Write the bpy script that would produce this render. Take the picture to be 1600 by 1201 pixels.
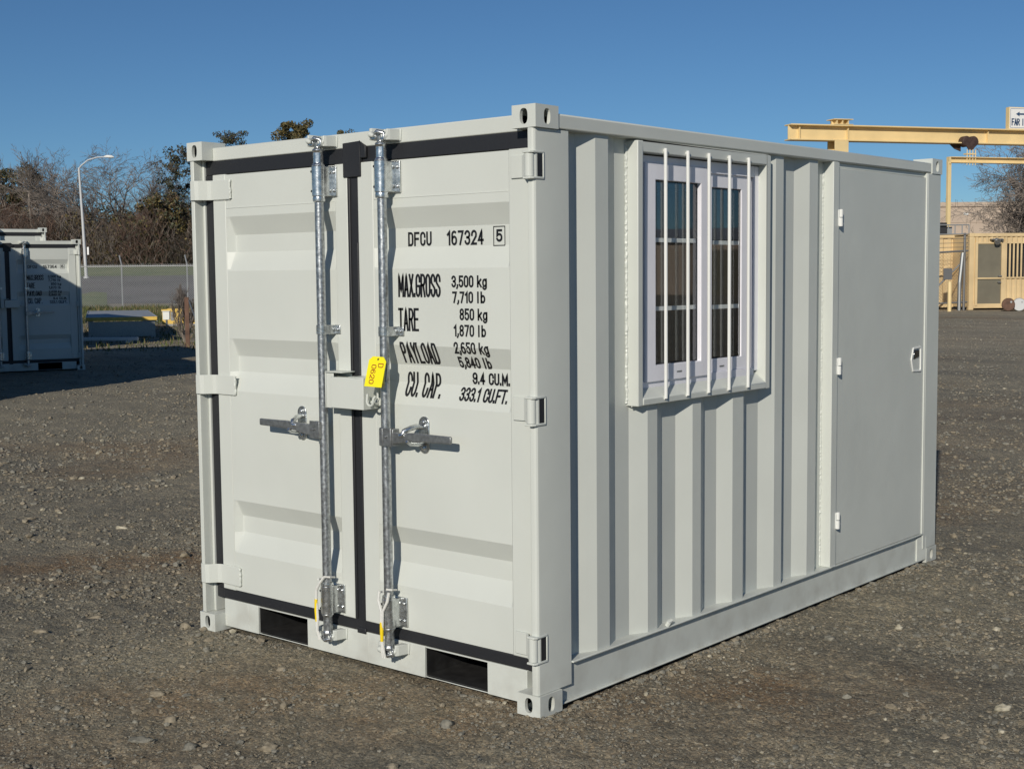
import bpy, bmesh, math, random
import numpy as np
from mathutils import Vector, Matrix
for o in list(bpy.data.objects): bpy.data.objects.remove(o)
SC = bpy.context.scene; COL = SC.collection
rad = math.radians
random.seed(7); RNG = np.random.default_rng(7)

# ------------------------------------------------------------------ camera, sky, sun, exposure
W, L, H = 1.88, 3.239, 2.05
CAM = np.array([4.70336, -3.42430, 1.50234])
cd = bpy.data.cameras.new('camera'); cam = bpy.data.objects.new('camera', cd); COL.objects.link(cam)
cam.location = CAM; cam.rotation_euler = (rad(85.254064), rad(0.551782), rad(40.557214))
cd.sensor_width = 36; cd.lens = 36*2104.842/1600; cd.clip_start = .05; cd.clip_end = 6000
SC.camera = cam
SUN_AZ, SUN_EL = 22.7, 24.5          # azimuth to the right of the container's front normal
sv = Vector((math.sin(rad(SUN_AZ))*math.cos(rad(SUN_EL)), -math.cos(rad(SUN_AZ))*math.cos(rad(SUN_EL)), math.sin(rad(SUN_EL))))
sd = bpy.data.lights.new('sun', 'SUN'); so = bpy.data.objects.new('sun', sd); COL.objects.link(so)
sd.energy = 3.75; sd.angle = rad(.53); sd.color = (1, .93, .82)
so.rotation_euler = sv.to_track_quat('Z', 'Y').to_euler(); so.location = (0, -20, 30)
wd = bpy.data.worlds.new('World'); SC.world = wd; wd.use_nodes = True
wn = wd.node_tree.nodes; wl = wd.node_tree.links
sky = wn.new('ShaderNodeTexSky'); sky.sky_type = 'NISHITA'; sky.sun_disc = False
sky.sun_elevation = rad(SUN_EL); sky.sun_rotation = rad(180-SUN_AZ)
sky.air_density = .75; sky.dust_density = 0; sky.ozone_density = 4.0; sky.altitude = 0
bg = wn['Background']; bg.inputs['Strength'].default_value = .0635
tint = wn.new('ShaderNodeMix'); tint.data_type = 'RGBA'; tint.blend_type = 'MULTIPLY'; tint.inputs[0].default_value = 1
tint.inputs[7].default_value = (.62, .83, .945, 1); wl.new(sky.outputs[0], tint.inputs[6]); wl.new(tint.outputs[2], bg.inputs[0])
SC.view_settings.view_transform = 'Standard'; SC.view_settings.look = 'None'
SC.view_settings.exposure = 0.0; SC.view_settings.gamma = 1.0
SC.render.resolution_x = 1024; SC.render.resolution_y = 768

# ------------------------------------------------------------------ placing helpers
FW = np.array([-math.sin(rad(40.557)), math.cos(rad(40.557))]); RT = np.array([FW[1], -FW[0]])
def at(u, D, off=0.0):               # ground point a distance D ahead, across by the photo column u
    return CAM[:2] + D*FW + (D*(u-800)/2104.8+off)*RT
def zat(v, D, u=800):                # height of photo row v at distance D
    r = cam.rotation_euler.to_matrix() @ Vector(((u-800)/2104.842, -(v-600.5)/2104.842, -1)); return CAM[2]+D*r.z/(r.x*FW[0]+r.y*FW[1])
YAW = rad(40.557)

# ------------------------------------------------------------------ mesh helpers
class MB:
    def __init__(s): s.v = []; s.f = []; s.mi = []
    def add(s, vs, fs, mi=0):
        b = len(s.v); s.v += [tuple(p) for p in vs]
        s.f += [tuple(b+i for i in f) for f in fs]; s.mi += [mi]*len(fs); return s
    def box(s, x0, x1, y0, y1, z0, z1, mi=0):
        if x0 > x1: x0, x1 = x1, x0
        if y0 > y1: y0, y1 = y1, y0
        return s.add([(x0,y0,z0),(x1,y0,z0),(x1,y1,z0),(x0,y1,z0),(x0,y0,z1),(x1,y0,z1),(x1,y1,z1),(x0,y1,z1)],
              [(0,3,2,1),(4,5,6,7),(0,1,5,4),(1,2,6,5),(2,3,7,6),(3,0,4,7)], mi)
    def prism(s, poly, a, b, ax='z', mi=0):   # closed polygon extruded along an axis
        n = len(poly)
        def P(p, t): return {'z': (p[0], p[1], t), 'y': (p[0], t, p[1]), 'x': (t, p[0], p[1])}[ax]
        vs = [P(p, a) for p in poly]+[P(p, b) for p in poly]
        return s.add(vs, [tuple(range(n))[::-1], tuple(range(n, 2*n))]+[(i, (i+1)%n, n+(i+1)%n, n+i) for i in range(n)], mi)
    def tube(s, p0, p1, r0, r1=None, n=12, cap=True, mi=0):
        r1 = r0 if r1 is None else r1
        return s.path([p0, p1], [r0, r1], n, cap, mi)
    def path(s, pts, r, n=8, cap=True, mi=0):
        P = [Vector(p) for p in pts]; R = r if hasattr(r, '__len__') else [r]*len(P)
        vs = []; fs = []; prev = None
        for i, p in enumerate(P):
            d = (P[min(i+1, len(P)-1)]-P[max(i-1, 0)]).normalized()
            if prev is None:
                a = Vector((0,0,1)) if abs(d.z) < .9 else Vector((1,0,0))
                u = d.cross(a).normalized()
            else: u = (prev-d*prev.dot(d)).normalized()
            prev = u; w = d.cross(u)
            for k in range(n):
                t = 2*math.pi*k/n; vs.append(p+(u*math.cos(t)+w*math.sin(t))*R[i])
        for i in range(len(P)-1):
            for k in range(n):
                k2 = (k+1)%n; fs.append((i*n+k, i*n+k2, (i+1)*n+k2, (i+1)*n+k))
        if cap: fs += [tuple(range(n))[::-1], tuple(range((len(P)-1)*n, len(P)*n))]
        return s.add(vs, fs, mi)
    def lathe(s, prof, c, n=20, mi=0):        # (radius, height) about a vertical axis
        vs = []; fs = []
        for r, z in prof:
            for k in range(n):
                t = 2*math.pi*k/n; vs.append((c[0]+r*math.cos(t), c[1]+r*math.sin(t), c[2]+z))
        m = len(prof)
        for i in range(m-1):
            for k in range(n):
                k2 = (k+1)%n; fs.append((i*n+k, i*n+k2, (i+1)*n+k2, (i+1)*n+k))
        fs += [tuple(range(n))[::-1], tuple(range((m-1)*n, m*n))]
        return s.add(vs, fs, mi)
    def holed(s, o, u, v, nin, w, h, rx, ry, depth, mi=0, cap=True):   # a w x h face with an oval hole, seen from -nin
        o, u, v, nin = Vector(o), Vector(u), Vector(v), Vector(nin)
        ca = math.atan2(h, w); angs = sorted([2*math.pi*k/24 for k in range(24)]+[ca, math.pi-ca, math.pi+ca, 2*math.pi-ca])
        n = len(angs); A = []; B = []; Cc = []
        for t in angs:
            c_, s_ = math.cos(t), math.sin(t)
            q = min(w/2/max(abs(c_), 1e-6), h/2/max(abs(s_), 1e-6))
            A.append(o+u*(w/2+c_*q)+v*(h/2+s_*q))
            e = 2/2.6
            p = o+u*(w/2+math.copysign(abs(c_)**e, c_)*rx)+v*(h/2+math.copysign(abs(s_)**e, s_)*ry)
            B.append(p); Cc.append(p+nin*depth)
        fl = u.cross(v).dot(nin) > 0
        fs = []
        for k in range(n):
            k2 = (k+1)%n
            fs += [(k, k2, n+k2, n+k), (n+k, n+k2, 2*n+k2, 2*n+k)]
        if cap: fs.append(tuple(range(2*n, 3*n)))
        if fl: fs = [f[::-1] for f in fs]
        return s.add(A+B+Cc, fs, mi)
    def build(s, name, mats, parent=None, bevel=0, smooth=False, solid=0, seg=2, loc=None, rz=None):
        me = bpy.data.meshes.new(name); me.from_pydata([tuple(p) for p in s.v], [], s.f)
        mats = mats if isinstance(mats, (list, tuple)) else [mats]
        for m in mats: me.materials.append(m)
        if len(mats) > 1: me.polygons.foreach_set('material_index', s.mi)
        bm = bmesh.new(); bm.from_mesh(me)
        if bevel or smooth: bmesh.ops.remove_doubles(bm, verts=bm.verts, dist=1e-5)
        bmesh.ops.recalc_face_normals(bm, faces=bm.faces); bm.to_mesh(me); bm.free()
        if smooth: me.shade_smooth(); me.set_sharp_from_angle(angle=rad(38))
        me.update()
        o = bpy.data.objects.new(name, me); COL.objects.link(o)
        if parent: o.parent = parent
        if solid:
            m = o.modifiers.new('solid', 'SOLIDIFY'); m.thickness = solid; m.offset = 0
        if bevel:
            m = o.modifiers.new('bevel', 'BEVEL'); m.width = bevel; m.segments = seg; m.limit_method = 'ANGLE'; m.angle_limit = rad(35)
            me.shade_smooth(); me.set_sharp_from_angle(angle=rad(14))
        if loc is not None: o.location = loc
        if rz is not None: o.rotation_euler.z = rz
        return o
def bulk(name, V, F, mats, mi=None, parent=None, smooth=False):       # big meshes from arrays (all faces same size)
    me = bpy.data.meshes.new(name); V = np.asarray(V, np.float32); F = np.asarray(F, np.int32)
    k = F.shape[1]
    me.vertices.add(len(V)); me.vertices.foreach_set('co', V.ravel())
    me.loops.add(F.size); me.loops.foreach_set('vertex_index', F.ravel())
    me.polygons.add(len(F)); me.polygons.foreach_set('loop_start', np.arange(0, F.size, k, dtype=np.int32))
    for m in (mats if isinstance(mats, (list, tuple)) else [mats]): me.materials.append(m)
    if mi is not None: me.polygons.foreach_set('material_index', np.asarray(mi, np.int32))
    me.update(calc_edges=True); me.validate()
    if smooth: me.shade_smooth()
    else: me.shade_flat()
    o = bpy.data.objects.new(name, me); COL.objects.link(o)
    if parent: o.parent = parent
    return o
def tag(o, label=None, cat=None, group=None, kind=None):
    if label: o['label'] = label
    if cat: o['category'] = cat
    if group: o['group'] = group
    if kind: o['kind'] = kind
    return o
def thing(name, label, cat, loc=(0,0,0), rz=0, group=None):
    o = bpy.data.objects.new(name, None); COL.objects.link(o); o.empty_display_size = .2
    o.location = loc; o.rotation_euler.z = rz
    return tag(o, label, cat, group)
def copy_tree(o, parent=None, skip=()):
    c = o.copy(); COL.objects.link(c); c.parent = parent
    for ch in list(o.children):
        if ch.name.split('.')[0] in skip: continue
        copy_tree(ch, c, skip)
    return c

# ------------------------------------------------------------------ materials
def lin(c): return tuple(((x/255)/12.92 if x/255 <= .04045 else ((x/255+.055)/1.055)**2.4) for x in c)
def mat(name, col, rough=.6, metal=0, var=0, vscale=8, bump=0, bscale=40, spec=.5, col2=None, detail=4, coat=0, rvar=0):
    m = bpy.data.materials.new(name); m.use_nodes = True; N = m.node_tree.nodes; K = m.node_tree.links
    b = N['Principled BSDF']; b.inputs['Roughness'].default_value = rough; b.inputs['Metallic'].default_value = metal
    b.inputs['Specular IOR Level'].default_value = spec; b.inputs['Base Color'].default_value = (*col, 1)
    if coat: b.inputs['Coat Weight'].default_value = coat; b.inputs['Coat Roughness'].default_value = .12
    tc = N.new('ShaderNodeTexCoord')
    if var or col2 or rvar:
        n = N.new('ShaderNodeTexNoise'); n.inputs['Scale'].default_value = vscale; n.inputs['Detail'].default_value = detail
        K.new(tc.outputs['Object'], n.inputs['Vector'])
        r = N.new('ShaderNodeValToRGB'); r.color_ramp.elements[0].position = .36; r.color_ramp.elements[1].position = .64
        c2 = col2 or tuple(min(1, x*(1+var)) for x in col); c1 = col if col2 else tuple(x*(1-var) for x in col)
        r.color_ramp.elements[0].color = (*c1, 1); r.color_ramp.elements[1].color = (*c2, 1)
        K.new(n.outputs['Fac'], r.inputs['Fac']); K.new(r.outputs['Color'], b.inputs['Base Color'])
        if rvar:
            mr = N.new('ShaderNodeMapRange'); mr.inputs['To Min'].default_value = rough-rvar; mr.inputs['To Max'].default_value = rough+rvar
            K.new(n.outputs['Fac'], mr.inputs['Value']); K.new(mr.outputs[0], b.inputs['Roughness'])
    if bump:
        n2 = N.new('ShaderNodeTexNoise'); n2.inputs['Scale'].default_value = bscale; n2.inputs['Detail'].default_value = 3
        K.new(tc.outputs['Object'], n2.inputs['Vector'])
        bp = N.new('ShaderNodeBump'); bp.inputs['Strength'].default_value = 1; bp.inputs['Distance'].default_value = bump
        K.new(n2.outputs['Fac'], bp.inputs['Height']); K.new(bp.outputs[0], b.inputs['Normal'])
    return m
def paint_mat(name, col, rough=.38):
    # satin paint on sheet steel: slight waviness, faint tonal drift, a few dirt specks and splash near the bottom
    m = bpy.data.materials.new(name); m.use_nodes = True; N = m.node_tree.nodes; K = m.node_tree.links
    b = N['Principled BSDF']; b.inputs['Specular IOR Level'].default_value = .30
    tc = N.new('ShaderNodeTexCoord')
    def noise(sc, det=3):
        n = N.new('ShaderNodeTexNoise'); n.inputs['Scale'].default_value = sc; n.inputs['Detail'].default_value = det
        K.new(tc.outputs['Object'], n.inputs['Vector']); return n
    a = noise(2.2, 5); mr = N.new('ShaderNodeMapRange'); mr.inputs['From Min'].default_value = .3; mr.inputs['From Max'].default_value = .7
    mr.inputs['To Min'].default_value = .965; mr.inputs['To Max'].default_value = 1.03
    K.new(a.outputs['Fac'], mr.inputs['Value'])
    mul = N.new('ShaderNodeMix'); mul.data_type = 'RGBA'; mul.blend_type = 'MULTIPLY'; mul.inputs[0].default_value = 1
    mul.inputs[6].default_value = (*col, 1); K.new(mr.outputs[0], mul.inputs[7])
    # dust low down on the steel
    sp = N.new('ShaderNodeSeparateXYZ'); K.new(tc.outputs['Object'], sp.inputs[0])
    lo = N.new('ShaderNodeMapRange'); lo.inputs['From Min'].default_value = .22; lo.inputs['From Max'].default_value = 0
    K.new(sp.outputs['Z'], lo.inputs['Value'])
    dn = noise(9, 8); dr = N.new('ShaderNodeMapRange'); dr.inputs['From Min'].default_value = .42; dr.inputs['From Max'].default_value = .75
    K.new(dn.outputs['Fac'], dr.inputs['Value'])
    dm = N.new('ShaderNodeMath'); dm.operation = 'MULTIPLY'; K.new(lo.outputs[0], dm.inputs[0]); K.new(dr.outputs[0], dm.inputs[1])
    sk = noise(260, 2); sr = N.new('ShaderNodeMapRange'); sr.inputs['From Min'].default_value = .74; sr.inputs['From Max'].default_value = .8
    sr.inputs['To Max'].default_value = .35; K.new(sk.outputs['Fac'], sr.inputs['Value'])
    mx = N.new('ShaderNodeMath'); mx.operation = 'MAXIMUM'; K.new(dm.outputs[0], mx.inputs[0]); K.new(sr.outputs[0], mx.inputs[1])
    dc = N.new('ShaderNodeMath'); dc.operation = 'MULTIPLY'; dc.inputs[1].default_value = .45; K.new(mx.outputs[0], dc.inputs[0])
    mm = N.new('ShaderNodeMix'); mm.data_type = 'RGBA'; K.new(dc.outputs[0], mm.inputs[0]); K.new(mul.outputs[2], mm.inputs[6])
    mm.inputs[7].default_value = (.2, .17, .13, 1); K.new(mm.outputs[2], b.inputs['Base Color'])
    rr = N.new('ShaderNodeMapRange'); rr.inputs['To Min'].default_value = rough-.08; rr.inputs['To Max'].default_value = rough+.1
    K.new(dn.outputs['Fac'], rr.inputs['Value']); K.new(rr.outputs[0], b.inputs['Roughness'])
    w1 = noise(3.5, 2); w2 = noise(420, 2)
    b1 = N.new('ShaderNodeBump'); b1.inputs['Distance'].default_value = .006; b1.inputs['Strength'].default_value = .5; K.new(w1.outputs['Fac'], b1.inputs['Height'])
    b2 = N.new('ShaderNodeBump'); b2.inputs['Distance'].default_value = .0003; b2.inputs['Strength'].default_value = .6
    K.new(w2.outputs['Fac'], b2.inputs['Height']); K.new(b1.outputs[0], b2.inputs['Normal']); K.new(b2.outputs[0], b.inputs['Normal'])
    return m
M = {}
M['paint'] = paint_mat('light_grey_paint', (.565, .59, .55))
M['gasket'] = mat('black_rubber', (.016, .017, .02), .55, bump=.0008, bscale=60)
M['galv'] = mat('galvanised_steel', (.43, .45, .46), .36, .9, var=.28, vscale=90, bump=.0006, bscale=180, detail=6, rvar=.12)
M['zinc'] = mat('bright_zinc', (.62, .64, .64), .27, .95, var=.15, vscale=60, bump=.0005, bscale=120, rvar=.1)
M['dark_steel'] = mat('dull_zinc', (.33, .34, .34), .38, .8, var=.2, vscale=70)
M['black'] = mat('pocket_black', (.022, .022, .022), .5, var=.3, vscale=20)
M['ink'] = mat('black_lettering', (.012, .012, .014), .45)
M['pvc'] = mat('white_pvc', (.77, .77, .82), .32, var=.02)
M['white'] = mat('white_metal', (.72, .73, .70), .4)
M['chrome'] = mat('chrome', (.7, .7, .7), .12, 1)
M['dark_chrome'] = mat('dark_chrome', (.16, .17, .17), .15, 1)
M['inside'] = mat('interior_lining', (.10, .085, .065), .7, var=.2, vscale=3)
M['yellow_tag'] = mat('yellow_card', (.90, .80, .01), .55)
M['red_ink'] = mat('red_ink', (.35, .03, .01), .6)
M['cord'] = mat('white_cord', (.7, .7, .66), .8, bump=.002, bscale=500)
M['yellow_sleeve'] = mat('yellow_sleeve', (.85, .62, .01), .5)
M['crane'] = mat('buff_yellow_paint', (.74, .57, .29), .5, var=.06, vscale=1.2)
M['trolley_brown'] = mat('rusty_brown_steel', (.055, .032, .026), .7, var=.3, vscale=6)  # dark brown steel of the crane trolley
M['tan'] = mat('tan_container_paint', (.62, .47, .26), .55, var=.10, vscale=1.3)
M['olive'] = mat('olive_door_paint', (.16, .145, .105), .5, var=.08, vscale=2)
M['stucco'] = mat('beige_stucco', (.46, .37, .29), .85, var=.05, vscale=.7)
M['bark'] = mat('grey_bark', (.22, .19, .16), .9, var=.3, vscale=2)
M['twig'] = mat('brown_twigs', (.185, .157, .135), .9, var=.3, vscale=.8)
M['twig_dark'] = mat('dark_twigs', (.072, .060, .048), .9, var=.3, vscale=.6)
M['twig_red'] = mat('reddish_twigs', (.13, .083, .062), .9, var=.3, vscale=.6)
M['leaf_dark'] = mat('dark_green_leaves', (.055, .06, .03), .7, var=.45, vscale=1.1)
M['leaf_rust'] = mat('rusty_olive_leaves', (.13, .10, .032), .7, var=.4, vscale=1.2)
M['leaf_brown'] = mat('dead_brown_leaves', (.115, .078, .048), .8, var=.4, vscale=.9)
M['fence'] = mat('galvanised_fence', (.33, .34, .34), .5, .5)
M['gate'] = mat('dull_gate_steel', (.17,.17,.17), .55, .4)
M['bin_yellow'] = mat('yellow_bin_paint', (.68, .46, .10), .5, var=.1)
M['bin_grey'] = mat('grey_sheet', (.30, .32, .34), .6, var=.1)
M['lamp'] = mat('grey_lamp_paint', (.52, .53, .53), .5)
M['sign_white'] = mat('white_sign', (.78, .78, .76), .45)
M['sign_blue'] = mat('blue_sign_ink', (.03, .07, .15), .5)
M['rust'] = mat('rusty_drum', (.12, .065, .042), .8, var=.3, vscale=5)
def glass_mat(tint=(.96, .97, .97)):
    m = bpy.data.materials.new('window_glass'); m.use_nodes = True; N = m.node_tree.nodes; K = m.node_tree.links
    N.remove(N['Principled BSDF']); t = N.new('ShaderNodeBsdfTransparent'); t.inputs[0].default_value = (*tint, 1)
    g = N.new('ShaderNodeBsdfGlossy'); g.inputs['Roughness'].default_value = .015; g.inputs['Color'].default_value = (.95, .97, 1, 1)
    f = N.new('ShaderNodeFresnel'); f.inputs[0].default_value = 1.8
    mx = N.new('ShaderNodeMixShader'); ge = N.new('ShaderNodeNewGeometry'); iv = N.new('ShaderNodeMath'); iv.operation = 'SUBTRACT'; iv.inputs[0].default_value = 1; K.new(ge.outputs['Backfacing'], iv.inputs[1]); ml = N.new('ShaderNodeMath'); ml.operation = 'MULTIPLY'; K.new(f.outputs[0], ml.inputs[0]); K.new(iv.outputs[0], ml.inputs[1]); K.new(ml.outputs[0], mx.inputs[0]); K.new(t.outputs[0], mx.inputs[1]); K.new(g.outputs[0], mx.inputs[2])
    K.new(mx.outputs[0], N['Material Output'].inputs[0]); return m
M['glass'] = glass_mat()

# ------------------------------------------------------------------ noise and terrain
def vnoise(x, y, seed=0):
    xi = np.floor(x).astype(np.int64); yi = np.floor(y).astype(np.int64); fx = x-xi; fy = y-yi
    fx = fx*fx*(3-2*fx); fy = fy*fy*(3-2*fy)
    def h(a, b):
        n = (a*374761393+b*668265263+seed*144665) & 0x7fffffff
        n = ((n ^ (n >> 13))*1274126177) & 0x7fffffff
        return ((n ^ (n >> 16)) & 0xffff)/65535.0
    return (h(xi, yi)*(1-fx)+h(xi+1, yi)*fx)*(1-fy)+(h(xi, yi+1)*(1-fx)+h(xi+1, yi+1)*fx)*fy
def gz(x, y):
    x = np.asarray(x, float); y = np.asarray(y, float)
    dx = x-CAM[0]; dy = y-CAM[1]; D = dx*FW[0]+dy*FW[1]; A = dx*RT[0]+dy*RT[1]
    near = np.clip((30-np.hypot(dx, dy))/15, 0, 1)
    foot = np.maximum(np.maximum(-.15-x, x-W-.15), np.maximum(-.15-y, y-L-.15))     # keeps the yard level under the container
    k = near*np.clip((foot+.15)/.5, 0, 1)
    z = k*((vnoise(x*1.1, y*1.1, 1)-.5)*.030+(vnoise(x*3.7, y*3.7, 2)-.5)*.016)+near*((vnoise(x*14, y*14, 3)-.55)*.015+(vnoise(x*37, y*37, 4)-.5)*.011)
    t = np.clip((D-66)/46, 0, 1); t = t*t*(3-2*t)
    side = np.clip((-.02*D-A)/8, 0, 1)
    return z-.004+t*side*2.3
def wedge(r0, r1, q, fine, lo=-34, hi=34):
    rr = [r0]
    while rr[-1] < r1: rr.append(rr[-1]*q)
    return np.array(rr)

def ground_mat():
    m = bpy.data.materials.new('gravel_ground'); m.use_nodes = True; N = m.node_tree.nodes; K = m.node_tree.links
    b = N['Principled BSDF']; b.inputs['Roughness'].default_value = .92; b.inputs['Specular IOR Level'].default_value = .25
    tc = N.new('ShaderNodeTexCoord')
    def noise(sc, det=4, ro=.6):
        n = N.new('ShaderNodeTexNoise'); n.inputs['Scale'].default_value = sc; n.inputs['Detail'].default_value = det; n.inputs['Roughness'].default_value = ro
        K.new(tc.outputs['Object'], n.inputs['Vector']); return n
    def ramp(src, p0, p1, c0, c1):
        r = N.new('ShaderNodeValToRGB'); r.color_ramp.elements[0].position = p0; r.color_ramp.elements[1].position = p1
        r.color_ramp.elements[0].color = (*c0, 1); r.color_ramp.elements[1].color = (*c1, 1); K.new(src, r.inputs['Fac']); return r
    def mix(fac, a, c, mode='MIX'):
        x = N.new('ShaderNodeMix'); x.data_type = 'RGBA'; x.blend_type = mode
        if isinstance(fac, float): x.inputs[0].default_value = fac
        else: K.new(fac, x.inputs[0])
        K.new(a, x.inputs[6]) if not isinstance(a, tuple) else setattr(x.inputs[6], 'default_value', (*a, 1))
        K.new(c, x.inputs[7]) if not isinstance(c, tuple) else setattr(x.inputs[7], 'default_value', (*c, 1))
        return x.outputs[2]
    big = noise(.45, 6, .65); base = ramp(big.outputs['Fac'], .35, .66, (.262, .250, .204), (.325, .300, .236))
    mid = noise(2.6, 8, .72); c = mix(.55, base.outputs[0], ramp(mid.outputs['Fac'], .3, .72, (.162, .160, .138), (.43, .39, .30)).outputs[0])
    at_ = N.new('ShaderNodeAttribute'); at_.attribute_name = 'dirt'
    dn = noise(5, 8, .75); df = N.new('ShaderNodeMath'); df.operation = 'MULTIPLY'
    drr = ramp(dn.outputs['Fac'], .3, .6, (0,0,0), (1,1,1)); K.new(at_.outputs['Fac'], df.inputs[0]); K.new(drr.outputs[0], df.inputs[1])
    c = mix(df.outputs[0], c, (.275, .198, .126))
    au = N.new('ShaderNodeAttribute'); au.attribute_name = 'far_light_tint'; c = mix(au.outputs['Fac'], c, ramp(mid.outputs['Fac'], .3, .7, (.30, .272, .215), (.42, .38, .30)).outputs[0])  # far ground lightened: brightening seen away from the sun, put into the colour
    # coloured grit
    vo = N.new('ShaderNodeTexVoronoi'); vo.inputs['Scale'].default_value = 85; K.new(tc.outputs['Object'], vo.inputs['Vector'])
    sx = N.new('ShaderNodeSeparateXYZ'); K.new(vo.outputs['Color'], sx.inputs[0])
    gr = N.new('ShaderNodeValToRGB'); gr.color_ramp.interpolation = 'LINEAR'
    e = gr.color_ramp.elements; e[0].position = 0; e[0].color = (.36,.37,.38,1); e[1].position = 1; e[1].color = (1.9,1.8,1.6,1)
    for p, cc in ((.35, (.75,.76,.76)), (.6, (1.05,1.0,.95)), (.85, (1.25,1.1,.92))):
        q = e.new(p); q.color = (*cc, 1)
    K.new(sx.outputs['X'], gr.inputs['Fac']); c = mix(.62, c, gr.outputs[0], 'MULTIPLY')
    fine = noise(230, 4, .7); c = mix(.5, c, ramp(fine.outputs['Fac'], .3, .7, (.45,.45,.45), (1.5,1.48,1.42)).outputs[0], 'MULTIPLY')
    v2 = N.new('ShaderNodeTexVoronoi'); v2.inputs['Scale'].default_value = 150; K.new(tc.outputs['Object'], v2.inputs['Vector']); s2 = N.new('ShaderNodeSeparateXYZ'); K.new(v2.outputs['Color'], s2.inputs[0])
    c = mix(ramp(s2.outputs['Y'], .90, .97, (0,0,0), (.75,.75,.75)).outputs[0], c, (.46, .43, .34)); c = mix(ramp(s2.outputs['Z'], .80, .92, (0,0,0), (.6,.6,.6)).outputs[0], c, (.085, .08, .066))
    # broad streaks where traffic has dragged the gravel
    mp = N.new('ShaderNodeMapping'); mp.inputs['Rotation'].default_value = (0, 0, -YAW); mp.inputs['Scale'].default_value = (.22, 1.1, 1); K.new(tc.outputs['Object'], mp.inputs['Vector'])
    ns = N.new('ShaderNodeTexNoise'); ns.inputs['Scale'].default_value = 1.0; ns.inputs['Detail'].default_value = 7; ns.inputs['Roughness'].default_value = .68; K.new(mp.outputs[0], ns.inputs['Vector'])
    c = mix(.8, c, ramp(ns.outputs['Fac'], .34, .68, (.74,.74,.76), (1.30,1.27,1.20)).outputs[0], 'MULTIPLY')
    K.new(c, b.inputs['Base Color'])
    b1 = N.new('ShaderNodeBump'); b1.inputs['Distance'].default_value = .006; K.new(vo.outputs['Distance'], b1.inputs['Height']); b1.inputs['Strength'].default_value = .9; b1.invert = True
    b2 = N.new('ShaderNodeBump'); b2.inputs['Distance'].default_value = .006; K.new(fine.outputs['Fac'], b2.inputs['Height']); K.new(b1.outputs[0], b2.inputs['Normal'])
    b3 = N.new('ShaderNodeBump'); b3.inputs['Distance'].default_value = .03; b3.inputs['Strength'].default_value = .8; n3 = noise(24, 6, .7); K.new(n3.outputs['Fac'], b3.inputs['Height']); K.new(b2.outputs[0], b3.inputs['Normal'])
    K.new(b3.outputs[0], b.inputs['Normal'])
    return m
def dirt(x, y):
    d = np.zeros_like(x)
    def blob(cx, cy, rx, ry, a, s):
        nonlocal d
        ca, sa = math.cos(a), math.sin(a); u = (x-cx)*ca+(y-cy)*sa; v = -(x-cx)*sa+(y-cy)*ca
        w = (vnoise(x*2.3, y*2.3, 9)-.5)*.9
        d = np.maximum(d, s*np.clip(1.25-np.hypot(u/rx, v/ry)+w, 0, 1))
    for b in DIRT: blob(*b)
    d = np.maximum(d, np.clip((vnoise(x*.33, y*.33, 12)*.6+vnoise(x*.9, y*.9, 13)*.4-.56)*5, 0, .75))
    return d
def groundpix(u, v):
    e = cam.rotation_euler.to_matrix(); r = e @ Vector(((u-800)/2104.8, -(v-600.5)/2104.8, -1)); t = -CAM[2]/r.z
    return CAM[0]+t*r.x, CAM[1]+t*r.y
DIRT = []
for (u, v, rx, ry, a, s) in ((200, 880, 1.5, .32, YAW, 1.0), (1130, 1090, .95, .36, YAW, .95), (1000, 1085, .5, .2, YAW, .8), (1340, 1100, .5, .25, YAW, .7), (430, 1080, .9, .4, YAW, .75), (600, 1120, .8, .3, YAW, .7),
                             (120, 695, 2.6, .5, YAW, .6), (1540, 650, 2.6, .8, YAW, .45), (70, 905, .6, .2, YAW, .6), (1500, 690, 2.0, .5, YAW, .4)):
    gx, gy = groundpix(u, v); DIRT.append((gx, gy, rx, ry, a, s))
def polar(rs, angs):
    a = rad(90)+YAW-angs
    X = CAM[0]+rs[:, None]*np.cos(a)[None, :]; Y = CAM[1]+rs[:, None]*np.sin(a)[None, :]
    return X, Y
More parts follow.
